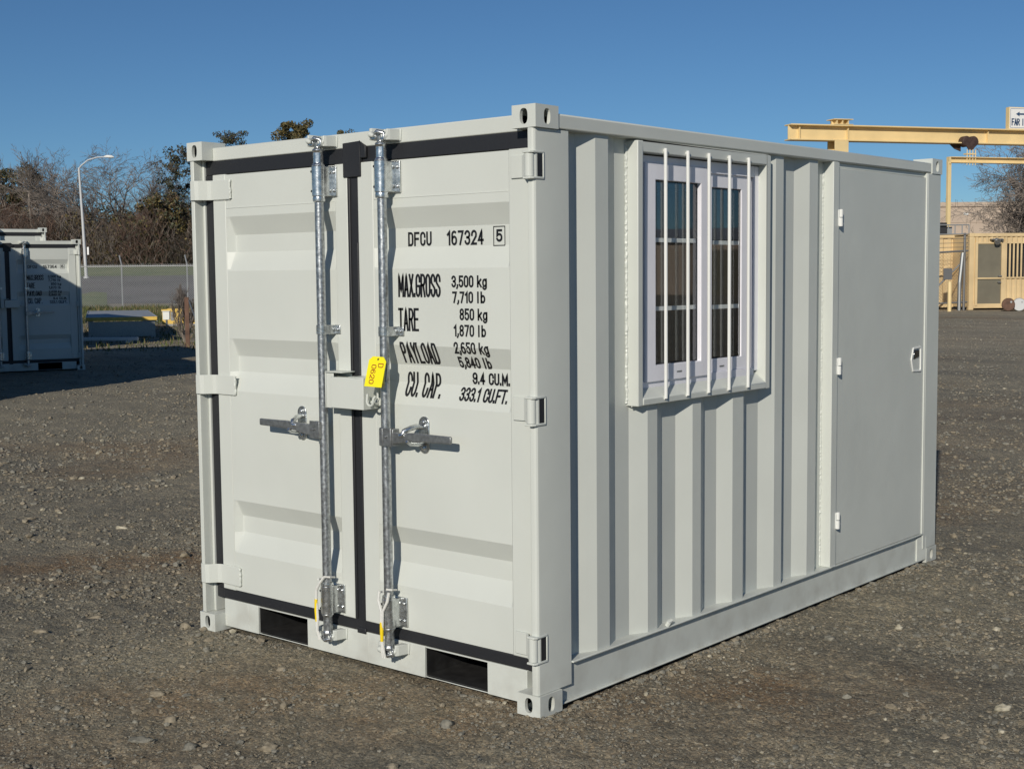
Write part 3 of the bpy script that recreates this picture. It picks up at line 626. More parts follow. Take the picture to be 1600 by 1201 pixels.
# locking bars
def bolt(mb, x, y, z, r=.008, h=.006, mi=0):
    mb.path([(x,y,z),(x,y-h*.7,z),(x,y-h,z)], [r, r*.9, r*.45], 10, mi=mi)
def lockbar(x, left):
    YB = .0
    mb = MB(); mb.tube((x,YB,.215),(x,YB,1.885),.0175,n=24); bar = mb.build('locking_bar', M['galv'], con, smooth=True)
    for zt in (1.789, .312): 
        mb = MB(); mb.lathe([(.0185,-.012),(.0235,-.009),(.0245,0),(.0235,.009),(.0185,.012)], (x,YB,zt-.004), 24); mb.build('bar_collar', M['zinc'], bar, smooth=True)
    for z0, z1 in ((1.795,1.908),(.196,.305)):
        mb = MB(); mb.tube((x,YB,z0),(x,YB,z1),.0262,n=28)
        mb.prism([(x-.022,YB+.014),(x+.020,YB-.016),(x+.027,YB+.006),(x+.029,YB+.036),(x+.029,YB+.047),(x-.024,YB+.047)], z0+.002, z1-.002)
        g = mb.build('bar_guide', M['zinc'], bar, bevel=.002, smooth=True)
        mb = MB(); mb.box(x-.03,x+.052,.0405,.0475,z0-.001,z1+.001)
        for zz in (z0+.022, z1-.022): bolt(mb, x+.040, .0405, zz, .008)
        mb.build('guide_plate', M['zinc'], bar, bevel=.006, seg=3)
        for zz in (z0+.02, z1-.02): mb = MB(); mb.path([(x-.018,YB-.0175,zz),(x-.0186,YB-.0212,zz)], .0045, 10); mb.build('guide_hole', M['gasket'], bar)
    mb = MB(); z0, z1 = 1.275, 1.311
    mb.tube((x,YB,z0),(x,YB,z1),.0215,n=24); mb.prism([(x-.012,YB+.016),(x+.014,YB-.0155),(x+.024,YB+.008),(x+.030,YB+.04),(x+.030,YB+.047),(x-.012,YB+.047)], z0+.001, z1-.001); mb.box(x+.02,x+.056,.042,.0475,z0+.001,z1-.001); bolt(mb, x+.042, .042, (z0+z1)/2, .0085)
    mb.build('bar_clamp', M['zinc'], bar, bevel=.002)
    # cams and keepers
    for up in (1, -1):
        zb = 1.908 if up > 0 else .196
        mb = MB(); mb.lathe([(.0245,0),(.024,.006*up),(.0195,.010*up),(.019,.052*up),(.0225,.056*up),(.0225,.062*up),(.014,.068*up),(.016,.088*up)] if up > 0 else [(.0165,-.112),(.014,-.090),(.0215,-.082),(.0215,-.074),(.018,-.066),(.018,-.012),(.024,-.006),(.0245,0)], (x,YB,zb), 20)
        za = zb+up*.088
        mb.box(x-.034,x-.012,-.016,.016,za-.012,za+.012); mb.box(x+.010,x+.030,-.014,.022,za-.016,za+.008); mb.path([(x-.03,-.01,za+.004*up),(x,-.018,za+.016*up),(x+.028,-.006,za+.006*up)], .0075, 8)
        mb.build('bar_cam', M['zinc'] if up > 0 else M['galv'], bar, bevel=.004, smooth=False)
        mb = MB(); kz = za+.002
        mb.prism([(x-.054,.053),(x-.056,.010),(x-.050,-.010),(x-.036,-.014),(x-.030,.004),(x-.032,.053)], kz-.014, kz+.028)
        mb.prism([(x+.020,.053),(x+.020,.014),(x+.025,.000),(x+.034,-.003),(x+.040,.008),(x+.050,.053)], kz-.018, kz+.022)
        mb.prism([(x-.058,kz-.016),(x+.052,kz-.020),(x+.056,kz+.024),(x-.060,kz+.030)], .0475, .0535, 'y'); mb.path([(x-.042,-.004,kz+.006),(x-.028,-.024,kz+.004),(x-.012,-.026,kz-.002)], [.012,.011,.006], 8); mb.path([(x+.028,.004,kz-.002),(x+.014,-.014,kz-.004)], [.012,.007], 8)
        mb.build('cam_keeper', P_, bar, bevel=.004, seg=2)
    # handle, hub and retainer
    s = -1 if left else 1
    zh = .912
    mb = MB(); mb.box(x-.004*s, x+.052*s, -.028, -.022, zh-.036, zh+.032); mb.box(x+.01*s, x+.058*s, -.022, .012, zh-.033, zh+.028); bolt(mb, x+.028*s, -.028, zh, .006, .007)
    mb.box(x-.006*s,x+.012*s,-.030,.01,zh-.034,zh+.03)
    hb = mb.build('handle_hub', M['dark_steel'], bar, bevel=.004)
    hx = x+.145*s
    mb = MB(); a = x+.05*s; b = x+.200*s; e = x+.352*s
    A = [(a,-.012,.044,.018),(x+.075*s,-.014,.040,.020),(x+.105*s,-.018,.036,.024),(hx,-.022,.030,.020),(x+.185*s,-.022,.032,.014),(b,-.022,.031,.012),(x+.235*s,-.022,.029,.011),(e-.006*s,-.024,.027,.011),(e,-.024,.021,.009)]
    vs = []; zc = [zh-.004,zh-.003,zh,zh+.006,zh+.007,zh+.008,zh+.008,zh+.009,zh+.009]
    for (xx, yy, hh, tt), z_ in zip(A, zc): vs += [(xx,yy-tt/2,z_-hh/2),(xx,yy+tt/2,z_-hh/2),(xx,yy+tt/2,z_+hh/2),(xx,yy-tt/2,z_+hh/2)]
    n = len(A); fs = [(0,1,2,3),(4*n-4,4*n-1,4*n-2,4*n-3)]
    for i in range(n-1):
        for k in range(4): k2 = (k+1)%4; fs.append((4*i+k,4*i+4+k,4*i+4+k2,4*i+k2))
    mb.add(vs, fs); mb.build('handle', M['dark_steel'], bar, bevel=.003)
    px = x+(.150 if not left else .183)*s
    if left: px = .638
    else: px = 1.308
    mb = MB(); pr = [(px+.026*math.cos(rad(t)), .920+(.0415 if math.sin(rad(t)) > 0 else -.0415)+.026*math.sin(rad(t))) for t in range(0, 360, 15)]
    mb.prism(pr, .044, .0505, 'y'); bolt(mb, px, .044, .967, .010, .008); bolt(mb, px, .044, .873, .010, .008)
    pl = mb.build('handle_plate', M['zinc'], bar, bevel=.002)
    mb = MB(); mb.path([(px-.006*s,.046,.948),(px-.014*s,.022,.952),(px-.022*s,.000,.948),(px-.030*s,-.028,.938),(px-.034*s,-.034,.926)], [.009,.010,.010,.009,.006], 10); mb.path([(px,.046,.893),(px-.004*s,.018,.888),(px-.008*s,-.016,.893),(px-.01*s,-.034,.904)], [.009,.008,.008,.006], 10)
    mb.path([(px-.026*s,-.028,.926),(px-.04*s,-.030,.922),(px-.052*s,-.026,.921)], [.008,.010,.008], 8)
    mb.build('handle_catch', M['zinc'], bar, smooth=True)
    return bar
lockbar(.817, True); lockbar(1.157, False)
# lock box
mb = MB(); mb.box(.893,1.072,-.030,-.025,1.002,1.117); mb.box(1.067,1.072,-.025,.045,1.002,1.117); mb.box(.893,1.067,-.025,.045,1.112,1.117); mb.box(.893,.898,-.025,.045,1.002,1.112)
mb.box(.985,1.067,-.025,.048,1.117,1.121)
lb = mb.build('lock_box', P_, con, bevel=.003)
mb = MB(); mb.box(.846,.850,-.016,.0485,.998,1.137); mb.box(.850,.946,-.020,.0485,1.133,1.137); mb.box(.850,.890,-.012,-.008,.998,1.133); mb.box(.852,.93,.0435,.0483,1.0,1.127); mb.build('lock_box_shell', P_, lb, bevel=.0015)
mb = MB(); hp = [(1.086,-.022,1.062),(1.088,-.026,1.040)]+[(1.1045+.0165*math.cos(rad(t)), -.027, 1.036+.0165*math.sin(rad(t))) for t in range(180, 361, 30)]+[(1.121,-.026,1.046),(1.122,-.018,1.054)]
mb.path(hp, .0048, 8); mb.path([(1.072,.0,1.03),(1.09,.0,1.03),(1.112,.002,1.036),(1.122,.003,1.047)], [.006,.006,.0055,.004], 8); mb.tube((1.112,.005,1.028),(1.112,.005,1.085),.0042,n=8); mb.build('padlock_hook', P_, lb, smooth=True)
# lettering on the right leaf
def dsurf(x, z): return (x, yprof(z)-.0017, z)
def lettering(num, chk):
    mb = MB()
    T = [('DFCU',1.206,1.325,1.601,1.652,.0080,.62),(num,1.400,1.575,1.600,1.652,.0080,.62),(chk,1.6325,1.661,1.608,1.651,.0080,.4),
     ('MAX.GROSS',1.184,1.398,1.417,1.501,.0090,.5),('3,500 kg',1.450,1.617,1.452,1.494,.0072,.62),('7,710 lb',1.453,1.609,1.397,1.438,.0072,.62),
     ('TARE',1.182,1.287,1.294,1.378,.0090,.55),('850 kg',1.487,1.618,1.337,1.379,.0072,.62),('1,870 lb',1.458,1.611,1.280,1.322,.0072,.62),
     ('PAYLOAD',1.186,1.370,1.176,1.254,.0090,.55),('2,650 kg',1.456,1.620,1.219,1.261,.0072,.62),('5,840 lb',1.458,1.612,1.168,1.208,.0072,.62),
     ('CU. CAP.',1.193,1.374,1.054,1.144,.0090,.55),('9.4 CU.M.',1.515,1.690,1.112,1.154,.0074,.55),('333.1 CU.FT.',1.466,1.692,1.052,1.100,.0074,.55)]
    out = []
    for s, x0, x1, z0, z1, sw, sp in T: mb = MB(); stroke_text(mb, s, x0, x1, z0, z1, sw, dsurf, sp); out.append(mb)
    mb = out[2]
    b = (1.620,1.674,1.594,1.662); t = .003
    for x0, x1, z0, z1 in ((b[0],b[1],b[2],b[2]+t),(b[0],b[1],b[3]-t,b[3]),(b[0],b[0]+t,b[2]+t,b[3]-t),(b[1]-t,b[1],b[2]+t,b[3]-t)):
        zs = np.linspace(z0, z1, max(2, int((z1-z0)/.01)))
        for za, zb in zip(zs[:-1], zs[1:]): mb.add([dsurf(x0,za),dsurf(x1,za),dsurf(x1,zb),dsurf(x0,zb)], [(0,1,2,3)])
    return out
for q in lettering('167324', '5'): q.build('lettering', M['ink'], dr)
# window in the side wall
win = None
mb = MB()
y0, y1, z0, z1 = .573, 1.517, 1.012, 1.970
for a, b, c, d in ((y0, y0+.030, z0, z1), (y1-.034, y1, z0, z1), (y0+.030, y1-.034, z1-.040, z1)): mb.box(W-.058, W+.001, a, b, c, d)
# sloping sill
mb.add([(W+.003,y0+.03,z0+.002),(W+.003,y0+.03,z0+.026),(W-.058,y0+.03,z0+.076),(W-.058,y0+.03,z0+.002),(W+.003,y1-.034,z0+.002),(W+.003,y1-.034,z0+.026),(W-.058,y1-.034,z0+.076),(W-.058,y1-.034,z0+.002)], [(0,1,2,3),(4,7,6,5),(0,4,5,1),(1,5,6,2),(2,6,7,3),(3,7,4,0)])
win = mb.build('window', P_, con, bevel=.003)
mb = MB(); weld(mb, (W-.050,y0-.002,z0+.01), (W-.050,y0-.002,z1-.01), .006); weld(mb, (W-.03,y0+.0,z0-.001), (W-.03,y1-.02,z0-.001), .003); mb.build('weld_bead', P_, win)
mb = MB(); fx0, fx1 = W-.085, W-.038
for a, b, c, d in ((.604,.650,1.088,1.925),(1.452,1.486,1.088,1.925),(.650,1.452,1.880,1.925),(.650,1.452,1.066,1.100)): mb.box(fx0, fx1, a, b, c, d)
mb.build('window_frame', M['pvc'], win, bevel=.002)
def sash(a0, a1, c0, c1, g0, g1, h0, h1, xf, xb, mz, pd):
    mb = MB()
    vs = []
    for x, in ((xf,),):
        o = [(a0,c0),(a1,c0),(a1,c1),(a0,c1)]; i_ = [(g0,h0),(g1,h0),(g1,h1),(g0,h1)]
        vs = [(xf,*p) for p in o]+[(xf,*p) for p in i_]+[(xf-pd-.004,*p) for p in i_]+[(xb,*p) for p in o]
        fs = []
        for k in range(4):
            k2 = (k+1)%4; fs += [(k,k2,4+k2,4+k),(4+k,4+k2,8+k2,8+k),(k2,k,12+k,12+k2)]
        mb.add(vs, fs)
    mb.build('window_sash', M['pvc'], win, bevel=.0025)
    for z in mz: mb = MB(); mb.box(xf-pd-.009, xf-pd-.004, g0, g1, z-.008, z+.008); mb.build('glazing_bar', M['white'], win)
    mb = MB(); mb.box(xf-pd-.0025, xf-pd, g0-.002, g1+.002, h0-.002, h1+.002); mb.build('window_pane', M['glass'], win)
    mb = MB(); mb.box(xf-pd-.018, xf-pd-.016, g0-.002, g1+.002, h0-.002, h1+.002); mb.build('window_pane', M['glass'], win)
    mb = MB()
    for a, b, c, d in ((g0,g0+.004,h0,h1),(g1-.004,g1,h0,h1),(g0+.004,g1-.004,h0,h0+.004),(g0+.004,g1-.004,h1-.004,h1)): mb.box(xf-pd+.0004, xf-pd+.002, a, b, c, d)
    mb.build('glazing_seal', M['gasket'], win)
sash(.662, 1.092, 1.092, 1.900, .730, 1.040, 1.153, 1.838, W-.030, W-.085, (1.618, 1.362), .020)
sash(1.094, 1.440, 1.100, 1.880, 1.142, 1.366, 1.153, 1.828, W-.046, W-.085, (1.613, 1.358), .0085)
for y in (.87, 1.20): mb = MB(); mb.box(W-.0303 if y < 1 else W-.0463, W-.029 if y < 1 else W-.0448, y, y+.034, 1.118, 1.124); mb.build('drain_slot', M['dark_steel'], win)
for y in (.7405, .889, 1.036, 1.185, 1.331):
    mb = MB(); mb.tube((W+.008,y,1.030),(W+.008,y-.002,1.950),.0068,n=14); weld(mb, (W+.004,y-.008,1.942),(W+.004,y+.006,1.946),.004); weld(mb, (W+.006,y-.008,1.030),(W+.006,y+.007,1.032),.004)
    mb.build('window_bar', M['white'], win, smooth=True)
# side door
mb = MB(); mb.box(W-.060, W-.0015, 2.072, 2.126, .1575, 1.9765); mb.box(W-.06, W-.02, 2.126, 3.082, 1.955, 1.9765); mb.box(W-.06, W-.045, 3.07, 3.082, .1575, 1.955)
sdr = mb.build('side_door', P_, con, bevel=.002)
mb = MB(); weld(mb, (W-.054,2.070,.16), (W-.054,2.070,1.97), .006); weld(mb, (W-.001,2.075,.1575),(W-.001,2.12,.1575),.003); mb.build('weld_bead', P_, sdr)
mb = MB(); mb.box(W-.036, W-.010, 2.132, 3.068, .1590, 1.953); mb.build('door_panel', P_, sdr, bevel=.002)
mb = MB(); mb.box(W-.040,W-.030,2.128,3.072,.158,1.954); mb.build('door_seal', M['gasket'], sdr)
mb = MB(); mb.box(W-.05,W-.004,3.0685,3.081,.1575,1.975); mb.build('door_stop', P_, sdr, bevel=.002)
for z in (1.733, 1.070, .367):
    mb = MB(); mb.tube((W+.004,2.130,z-.040),(W+.004,2.130,z-.002),.010,n=14); mb.tube((W+.004,2.134,z+.001),(W+.004,2.134,z+.036),.0085,n=14); mb.box(W-.008,W+.001,2.118,2.142,z-.038,z+.034)
    mb.build('hinge', M['white'], sdr, bevel=.0015)
mb = MB(); hy0, hy1, hz = 2.915, 3.035, 1.052
pl_ = [(hy0, hz),(2.938,hz+.060),(3.03,hz+.064),(hy1,hz+.058),(hy1,hz-.058),(3.03,hz-.064),(2.938,hz-.060)]
inn = [(2.5*0+2.975+(y-2.975)*.84, hz+(z-hz)*.86) for y, z in pl_]; n = len(pl_)
mb.add([(W-.0095,*p) for p in pl_]+[(W-.0045,*p) for p in pl_]+[(W-.0045,*p) for p in inn]+[(W-.030,*p) for p in inn],
   [(i,(i+1)%n,n+(i+1)%n,n+i) for i in range(n)]+[(n+i,n+(i+1)%n,2*n+(i+1)%n,2*n+i) for i in range(n)]+[(2*n+i,2*n+(i+1)%n,3*n+(i+1)%n,3*n+i) for i in range(n)]+[tuple(range(3*n,4*n))])
dh = mb.build('door_handle', M['white'], sdr, bevel=.0015)
mb = MB(); mb.prism(inn, W-.0292, W-.0285, 'x'); mb.build('handle_recess', M['dark_chrome'], dh)
mb = MB(); mb.prism([(2.955,hz+.046),(3.012,hz+.048),(3.012,hz+.008),(2.945,hz+.002)], W-.0195, W-.0060, 'x'); mb.build('paddle', M['dark_chrome'], dh, bevel=.003)
mb = MB(); mb.path([(W-.029,2.978,hz-.022),(W-.012,2.978,hz-.022)], .012, 14); mb.build('lock_cylinder', M['zinc'], dh)
# lifting lug / weld stub on the bottom rail
mb = MB(); mb.path([(W-.012,.775,.158),(W-.006,.778,.170),(W-.004,.790,.176),(W-.008,.800,.164)], [.010,.011,.009,.006], 8); mb.build('drain_stub', P_, con, smooth=True)

# yellow tag and cords hanging on the doors
mb = MB(); tg = [(-.047,-.056),(.043,-.056),(.043,.040),(.026,.056),(-.030,.056),(-.047,.042)]
mb.prism(tg, -.0004, .0004, 'y'); tgo = thing('paper_tag', 'yellow paper tag with red handwriting hanging at the lock box', 'tag', (1.152,-.040,1.148)); tgo.rotation_euler = (rad(-15), rad(1), rad(0))
mb.build('card', M['yellow_tag'], tgo)
mb = MB()
def tsurf(x, z): return (z, -.0009, -x)        # reads downwards
stroke_text(mb, 'D', -.032, -.016, .006, .033, .0032, tsurf); stroke_text(mb, '0620', -.026, .046, -.027, -.002, .0034, tsurf, .45)
mb.build('handwriting', M['red_ink'], tgo)
mb = MB(); mb.path([(.0,-.0006,.046),(.0,-.0009,.046)], .004, 12); mb.path([(.002,-.002,.048),(.012,.006,.056),(.022,.028,.03),(.02,.036,-.03)], .0012, 6); mb.build('tag_string', M['gasket'], tgo)
def cord(x, left):
    t = thing('seal_cord', 'white cord with a yellow sleeve looped on the foot of the left locking bar' if left else 'white cord with a yellow sleeve looped on the foot of the right locking bar', 'cord', (x, 0, 0), 0, 'cords on the locking bars')
    mb = MB()
    for q in (0, 1):
        d = q*.006
        pts = [(.014,-.027+d,.345),(-.008,-.031,.318),(-.028,-.03,.288+d),(-.031,-.03,.25),(-.029+d,-.031,.18),(-.027,-.031,.130),(-.020+d,-.027,.095)] if left else [(-.022+.05*q,-.026,.335),(-.024+.046*q,-.03,.30),(-.006+.008*q,-.034,.262),(-.006+d,-.035,.22),(-.005,-.034,.16),(-.006+d*1.5,-.033,.11),(-.006+d*2,-.03,.088)]
        mb.path(pts, .0054, 7)
    mb.path([(.014,-.027,.345),(.026,-.010,.342),(.018,.022,.335),(-.018,.022,.33),(-.026,-.008,.328),(-.022,-.026,.33)], .004, 7)
    mb.build('cord', M['cord'], t)
    mb = MB(); a = [(-.0315,-.031,.252),(-.031,-.0315,.21),(-.0285,-.0315,.165)] if left else [(-.004,-.0355,.222),(-.003,-.036,.19),(-.004,-.035,.15)]
    mb.path(a, [.0065,.0072,.0062], 8); mb.build('cord_sleeve', M['yellow_sleeve'], t)
cord(.817, True); cord(1.157, False)

# ------------------------------------------------------------------ containers on the left
SKIP = ('side_door', 'window', 'lettering', 'drain_stub')
tdir = np.array([math.cos(rad(71.0)), math.sin(rad(71.0))]); ndir = np.array([tdir[1], -tdir[0]])
def put_con(corner, sx, sy, sz, label, letter=None):
    c = copy_tree(con, None, SKIP); o = np.array(corner)-tdir*W*sx
    c.location = (o[0], o[1], 0); c.rotation_euler.z = rad(71); c.scale = (sx, sy, sz); c['label'] = label; c['category'] = 'container'
    if letter:
        d = [x for x in c.children if x.name.startswith('door_leaf')][1]
        for q in lettering(*letter): q.build('lettering', M['ink'], d)
    return c
put_con((-14.76, 8.64), 1.22, 1.0, 1.025, 'pale grey container at far left with half-shaded lettered doors', ('167364', '6'))
put_con(at(78, 27.3), 1.3, 1.75, 1.215, 'taller pale container standing behind the far left container')
put_con((-10.67, 4.5), 1.3, 1.9, 1.43, 'high container beside the far left one, casting the long shadow on the yard')

# ------------------------------------------------------------------ far left: lot, grass, fence, trees
def LX(u, D): return D*(u-800)/2104.8
def sheet(name, D0, D1, u0, u1, dz, m, kind, nx=40, ny=14, label=None, wob=1.5):
    V = []; F = []
    for j in range(ny+1):
        for i in range(nx+1):
            t = i/nx; D = D0+(D1-D0)*j/ny
            if j in (0, ny): D += wob*(float(vnoise(np.array(i*.37), np.array(j*1.3), 31))-.5)
            p = at(u0+(u1-u0)*t, D); V.append((p[0], p[1], float(gz(p[0], p[1]))+dz))
    for j in range(ny):
        for i in range(nx): a = j*(nx+1)+i; F.append((a, a+1, a+nx+2, a+nx+1))
    o = bulk(name, V, F, m, smooth=True); return tag(o, label, None, None, kind)
M['lot'] = mat('worn_asphalt', (.075,.074,.078), .9, col2=(.125,.122,.124), vscale=.25, detail=8)
M['grass'] = mat('grass_green', (.075,.115,.026), .9, col2=(.135,.160,.048), vscale=.5, detail=8)
sheet('road', 70, 98, -500, 700, .03, M['lot'], 'structure')
sheet('grass', 64.6, 80, 40, 168, .06, M['grass'], 'stuff', nx=16, label='patch of grass behind the fence beside the far left container', wob=5)
sheet('grass', 93, 135, -500, 700, .06, M['grass'], 'stuff', label='green grass bank below the far trees')
def blades(name, n, ufn, Dfn, hfn, wfn, mats, label, lean=.35):
    u = ufn(n); D = Dfn(n); P = CAM[:2][None]+D[:, None]*FW[None]+(D*(u-800)/2104.8)[:, None]*RT[None]
    h = hfn(n, u); w = wfn(n); a = RNG.uniform(0, 6.283, n); le = RNG.normal(0, lean, (n, 2))*h[:, None]
    z = gz(P[:, 0], P[:, 1]); dx = np.cos(a)*w; dy = np.sin(a)*w
    V = np.stack([np.stack([P[:,0]-dx,P[:,1]-dy,z],1), np.stack([P[:,0]+dx,P[:,1]+dy,z],1), np.stack([P[:,0]+le[:,0],P[:,1]+le[:,1],z+h],1)], 1).reshape(-1,3)
    F = np.arange(3*n).reshape(-1,3); mi = RNG.integers(0, len(mats), n)
    return tag(bulk(name, V, F, mats, mi), label, None, None, 'stuff')
M['weed1'] = mat('weed_green', (.09,.11,.03), .9); M['weed2'] = mat('dry_weed', (.22,.17,.085), .9); M['weed3'] = mat('dark_weed', (.045,.06,.02), .9)
blades('weeds', 9000, lambda n: RNG.uniform(60, 420, n), lambda n: RNG.uniform(43, 66, n), lambda n, u: RNG.uniform(.05, .26, n)*(.4+.9*vnoise(u*.05, u*0, 3)), lambda n: RNG.uniform(.01, .035, n), [M['weed1'], M['weed2'], M['weed3']], 'rough weeds and dry grass along the chain link fence')
blades('weeds', 2600, lambda n: RNG.uniform(130, 420, n), lambda n: RNG.uniform(27, 43, n), lambda n, u: RNG.uniform(.02, .14, n)*(.2+1.1*vnoise(u*.08, u*0, 5)), lambda n: RNG.uniform(.008, .02, n), [M['weed1'], M['weed3'], M['weed2']], 'low weeds round the yellow bin and platform')

def prisms(p0, p1, r0, r1, k=3):
    p0 = np.asarray(p0, float); p1 = np.asarray(p1, float); r0 = np.asarray(r0); r1 = np.asarray(r1); n = len(p0)
    d = p1-p0; d /= np.maximum(np.linalg.norm(d, axis=1, keepdims=True), 1e-9)
    a = np.where(np.abs(d[:, 2:3]) < .9, np.array([[0,0,1.]]), np.array([[1.,0,0]])); u = np.cross(d, a); u /= np.linalg.norm(u, axis=1, keepdims=True); w = np.cross(d, u)
    V = np.zeros((n, 2, k, 3))
    for q in range(k):
        t = 2*math.pi*q/k; e = u*math.cos(t)+w*math.sin(t)
        V[:, 0, q] = p0+e*r0[:, None]; V[:, 1, q] = p1+e*r1[:, None]
    F = np.array([[q, (q+1)%k, k+(q+1)%k, k+q] for q in range(k)])
    return V.reshape(-1, 3), (F[None]+np.arange(n)[:, None, None]*2*k).reshape(-1, 4)
def grow(h, seed, stems=1, spread=.55, fork=.3, up=.25, kids=(7,6,5,4), droop=0, twig=.011, lf=(.62,.5,.42,.45)):
    R = random.Random(seed); segs = [[] for _ in range(5)]
    def branch(p, d, ln, r, lv):
        ns = (7,5,4,3,2)[lv]; pts = [p]; rr = [r]
        for i in range(ns):
            b = up*(1 if lv < 3 else .4)-droop*(lv >= 2)
            d = (d+Vector((R.gauss(0,.13), R.gauss(0,.13), R.gauss(0,.08)+b*.22))).normalized()
            q = pts[-1]+d*ln/ns; r2 = r*(1-.72*(i+1)/ns) if lv < 4 else r*.7
            segs[lv].append((pts[-1], q, rr[-1], max(r2, twig*.6))); pts.append(q); rr.append(max(r2, twig*.6))
        if lv < 4 and lv < len(kids)+0:
            k = kids[lv] if lv < len(kids) else 0
            for j in range(k):
                t = (fork+(1-fork)*(j+R.random()*.8)/k) if lv == 0 else (.22+.78*(j+R.random())/k)
                t = min(t, .985); fi = t*ns; i = int(fi); base = pts[i].lerp(pts[i+1], fi-i)
                ax = (pts[i+1]-pts[i]).normalized(); az = R.uniform(0, 6.283)
                o = ax.orthogonal().normalized(); o.rotate(Matrix.Rotation(az, 3, ax))
                sp = spread*R.uniform(.7, 1.35)*(1 if lv else 1.0)
                nd = (ax*math.cos(sp)+o*math.sin(sp)).normalized()
                branch(base, nd, ln*lf[lv]*R.uniform(.7, 1.2)*(1.15-.45*t if lv == 0 else 1), max(rr[i]*.62, twig), lv+1)
    for s in range(stems):
        a = 6.283*s/stems+R.random(); t = 0 if stems == 1 else R.uniform(.10, .26)
        branch(Vector((math.cos(a)*.12*(stems > 1), math.sin(a)*.12*(stems > 1), -.1)), Vector((math.cos(a)*t, math.sin(a)*t, 1)).normalized(), h*R.uniform(.85, 1), h*.021, 0)
    def arr(ls):
        S = [x for l in ls for x in l]
        return np.array([s[0] for s in S]), np.array([s[1] for s in S]), np.array([s[2] for s in S]), np.array([s[3] for s in S])
    return arr(segs[:2]), arr(segs[2:])
def bare_tree(loc, label, group, seed, h, twigmat='twig', cat='tree', barkmat='bark', name='bare_tree', rz=0, wid=1.0, **kw):
    t = thing(name, label, cat, loc, rz, group); a, b = grow(h, seed, **kw); k = h/np.percentile(b[1][:, 2], 99.97); kx = k*wid
    a = [a[0]*(kx,kx,k), a[1]*(kx,kx,k), a[2]*k, a[3]*k]; b = [b[0]*(kx,kx,k), b[1]*(kx,kx,k), b[2], b[3]]
    V, F = prisms(*a, 6); bulk('trunk', V, F, M[barkmat], parent=t, smooth=True)
    V, F = prisms(*b, 3); bulk('crown', V, F, M[twigmat], parent=t); return t
def leafy(loc, label, group, seed, h, rad_, mats, n=9000, ls=.16, name='leafy_tree', z0=.25, cat='tree', trunk_r=.16):
    t = thing(name, label, cat, loc, 0, group); R = np.random.default_rng(seed)
    a, b = grow(h*.6, seed, spread=.6, fork=.2, kids=(8,5,0,0)); k = h*.82/a[1][:, 2].max(); a = [a[0]*k, a[1]*k, a[2], a[3]]; V, F = prisms(*a, 5); bulk('trunk', V, F, M['bark'], parent=t, smooth=True)
    nc = 90; th = R.uniform(0, 6.283, nc); zz = R.uniform(z0, 1, nc)**.9; env = np.sin(np.clip((zz-z0*.6)/(1-z0*.6), 0, 1)*math.pi*.74+.3)
    rr = rad_*env*np.sqrt(R.random(nc))*1.05; C = np.stack([rr*np.cos(th), rr*np.sin(th), zz*h], 1); cr = R.uniform(.22, .55, nc)*rad_*.5
    idx = R.integers(0, nc, n); d = R.normal(0, 1, (n, 3)); d /= np.linalg.norm(d, axis=1, keepdims=True); P = C[idx]+d*(cr[idx]*R.random(n)**.4)[:, None]*np.array([1,1,.8])
    P[:, 2] *= h/np.percentile(P[:, 2], 99.5)
    u = R.normal(0, 1, (n, 3)); u /= np.linalg.norm(u, axis=1, keepdims=True); w = np.cross(u, R.normal(0, 1, (n, 3))); w /= np.linalg.norm(w, axis=1, keepdims=True)
    s = ls*R.uniform(.5, 1.2, n)[:, None]; V = np.stack([P-u*s, P+w*s*.55, P+u*s, P-w*s*.55], 1).reshape(-1, 3)
    bulk('crown', V, np.arange(4*n).reshape(-1, 4), [M[m] for m in mats], R.integers(0, len(mats), n), parent=t); return t
def gp(u, D):
    p = at(u, D); return (p[0], p[1], float(gz(p[0], p[1])))
G_ = 'trees beyond the fence'
def th(v, u, D): return zat(v, D, u)-gp(u, D)[2]
bare_tree(gp(192,112), 'large bare spreading tree right of the tall lamp post', G_, 11, th(222,192,112), stems=2, spread=.72, fork=.22, up=.2, kids=(9,7,6,5), twig=.012, wid=1.45)
bare_tree(gp(100,114), 'bare vase-shaped tree with several upright stems left of the lamp post', G_, 5, th(232,100,114), stems=4, spread=.5, fork=.35, up=.4, kids=(6,6,5,4), lf=(.5,.5,.45,.45), twig=.012, wid=1.3)
bare_tree(gp(57,113), 'thin bare tree with a tufted top, tallest at the far left', G_, 21, th(222,57,113), stems=1, spread=.42, fork=.55, up=.6, kids=(8,6,5,4), lf=(.38,.5,.45,.45), twig=.011)
bare_tree(gp(36,116), 'slender bare tree immediately left of the tuft-topped one', G_, 33, th(240,36,116), stems=1, spread=.4, fork=.5, up=.6, kids=(7,6,5,3), lf=(.36,.5,.45,.45), twig=.011)
bare_tree(gp(146,119), 'bare tree with fine reddish twigs standing behind the lamp post', G_, 44, th(232,150,117), stems=2, spread=.5, fork=.3, kids=(8,6,6,4), twigmat='twig_red', twig=.012)
bare_tree(gp(236,116), 'bare twiggy tree between the large spreading one and the white container', G_, 52, th(246,236,116), stems=2, spread=.55, fork=.25, kids=(8,6,6,4), twig=.012)
bare_tree(gp(8,114), 'low reddish bare tree at the left picture edge above the far container', G_, 63, th(285,8,114), stems=3, spread=.6, fork=.15, kids=(8,6,6,4), twigmat='twig_red', twig=.013)
leafy(gp(28,118), 'dense olive-green round tree at the far left', G_, 71, th(262,28,118), 3.4, ['leaf_dark','leaf_rust','leaf_dark'], 9000, .15)
leafy(gp(290,113), 'dark green leafy tree touching the left edge of the white container', G_, 72, th(228,290,113), 2.3, ['leaf_dark','leaf_dark','twig_dark'], 5000, .12)
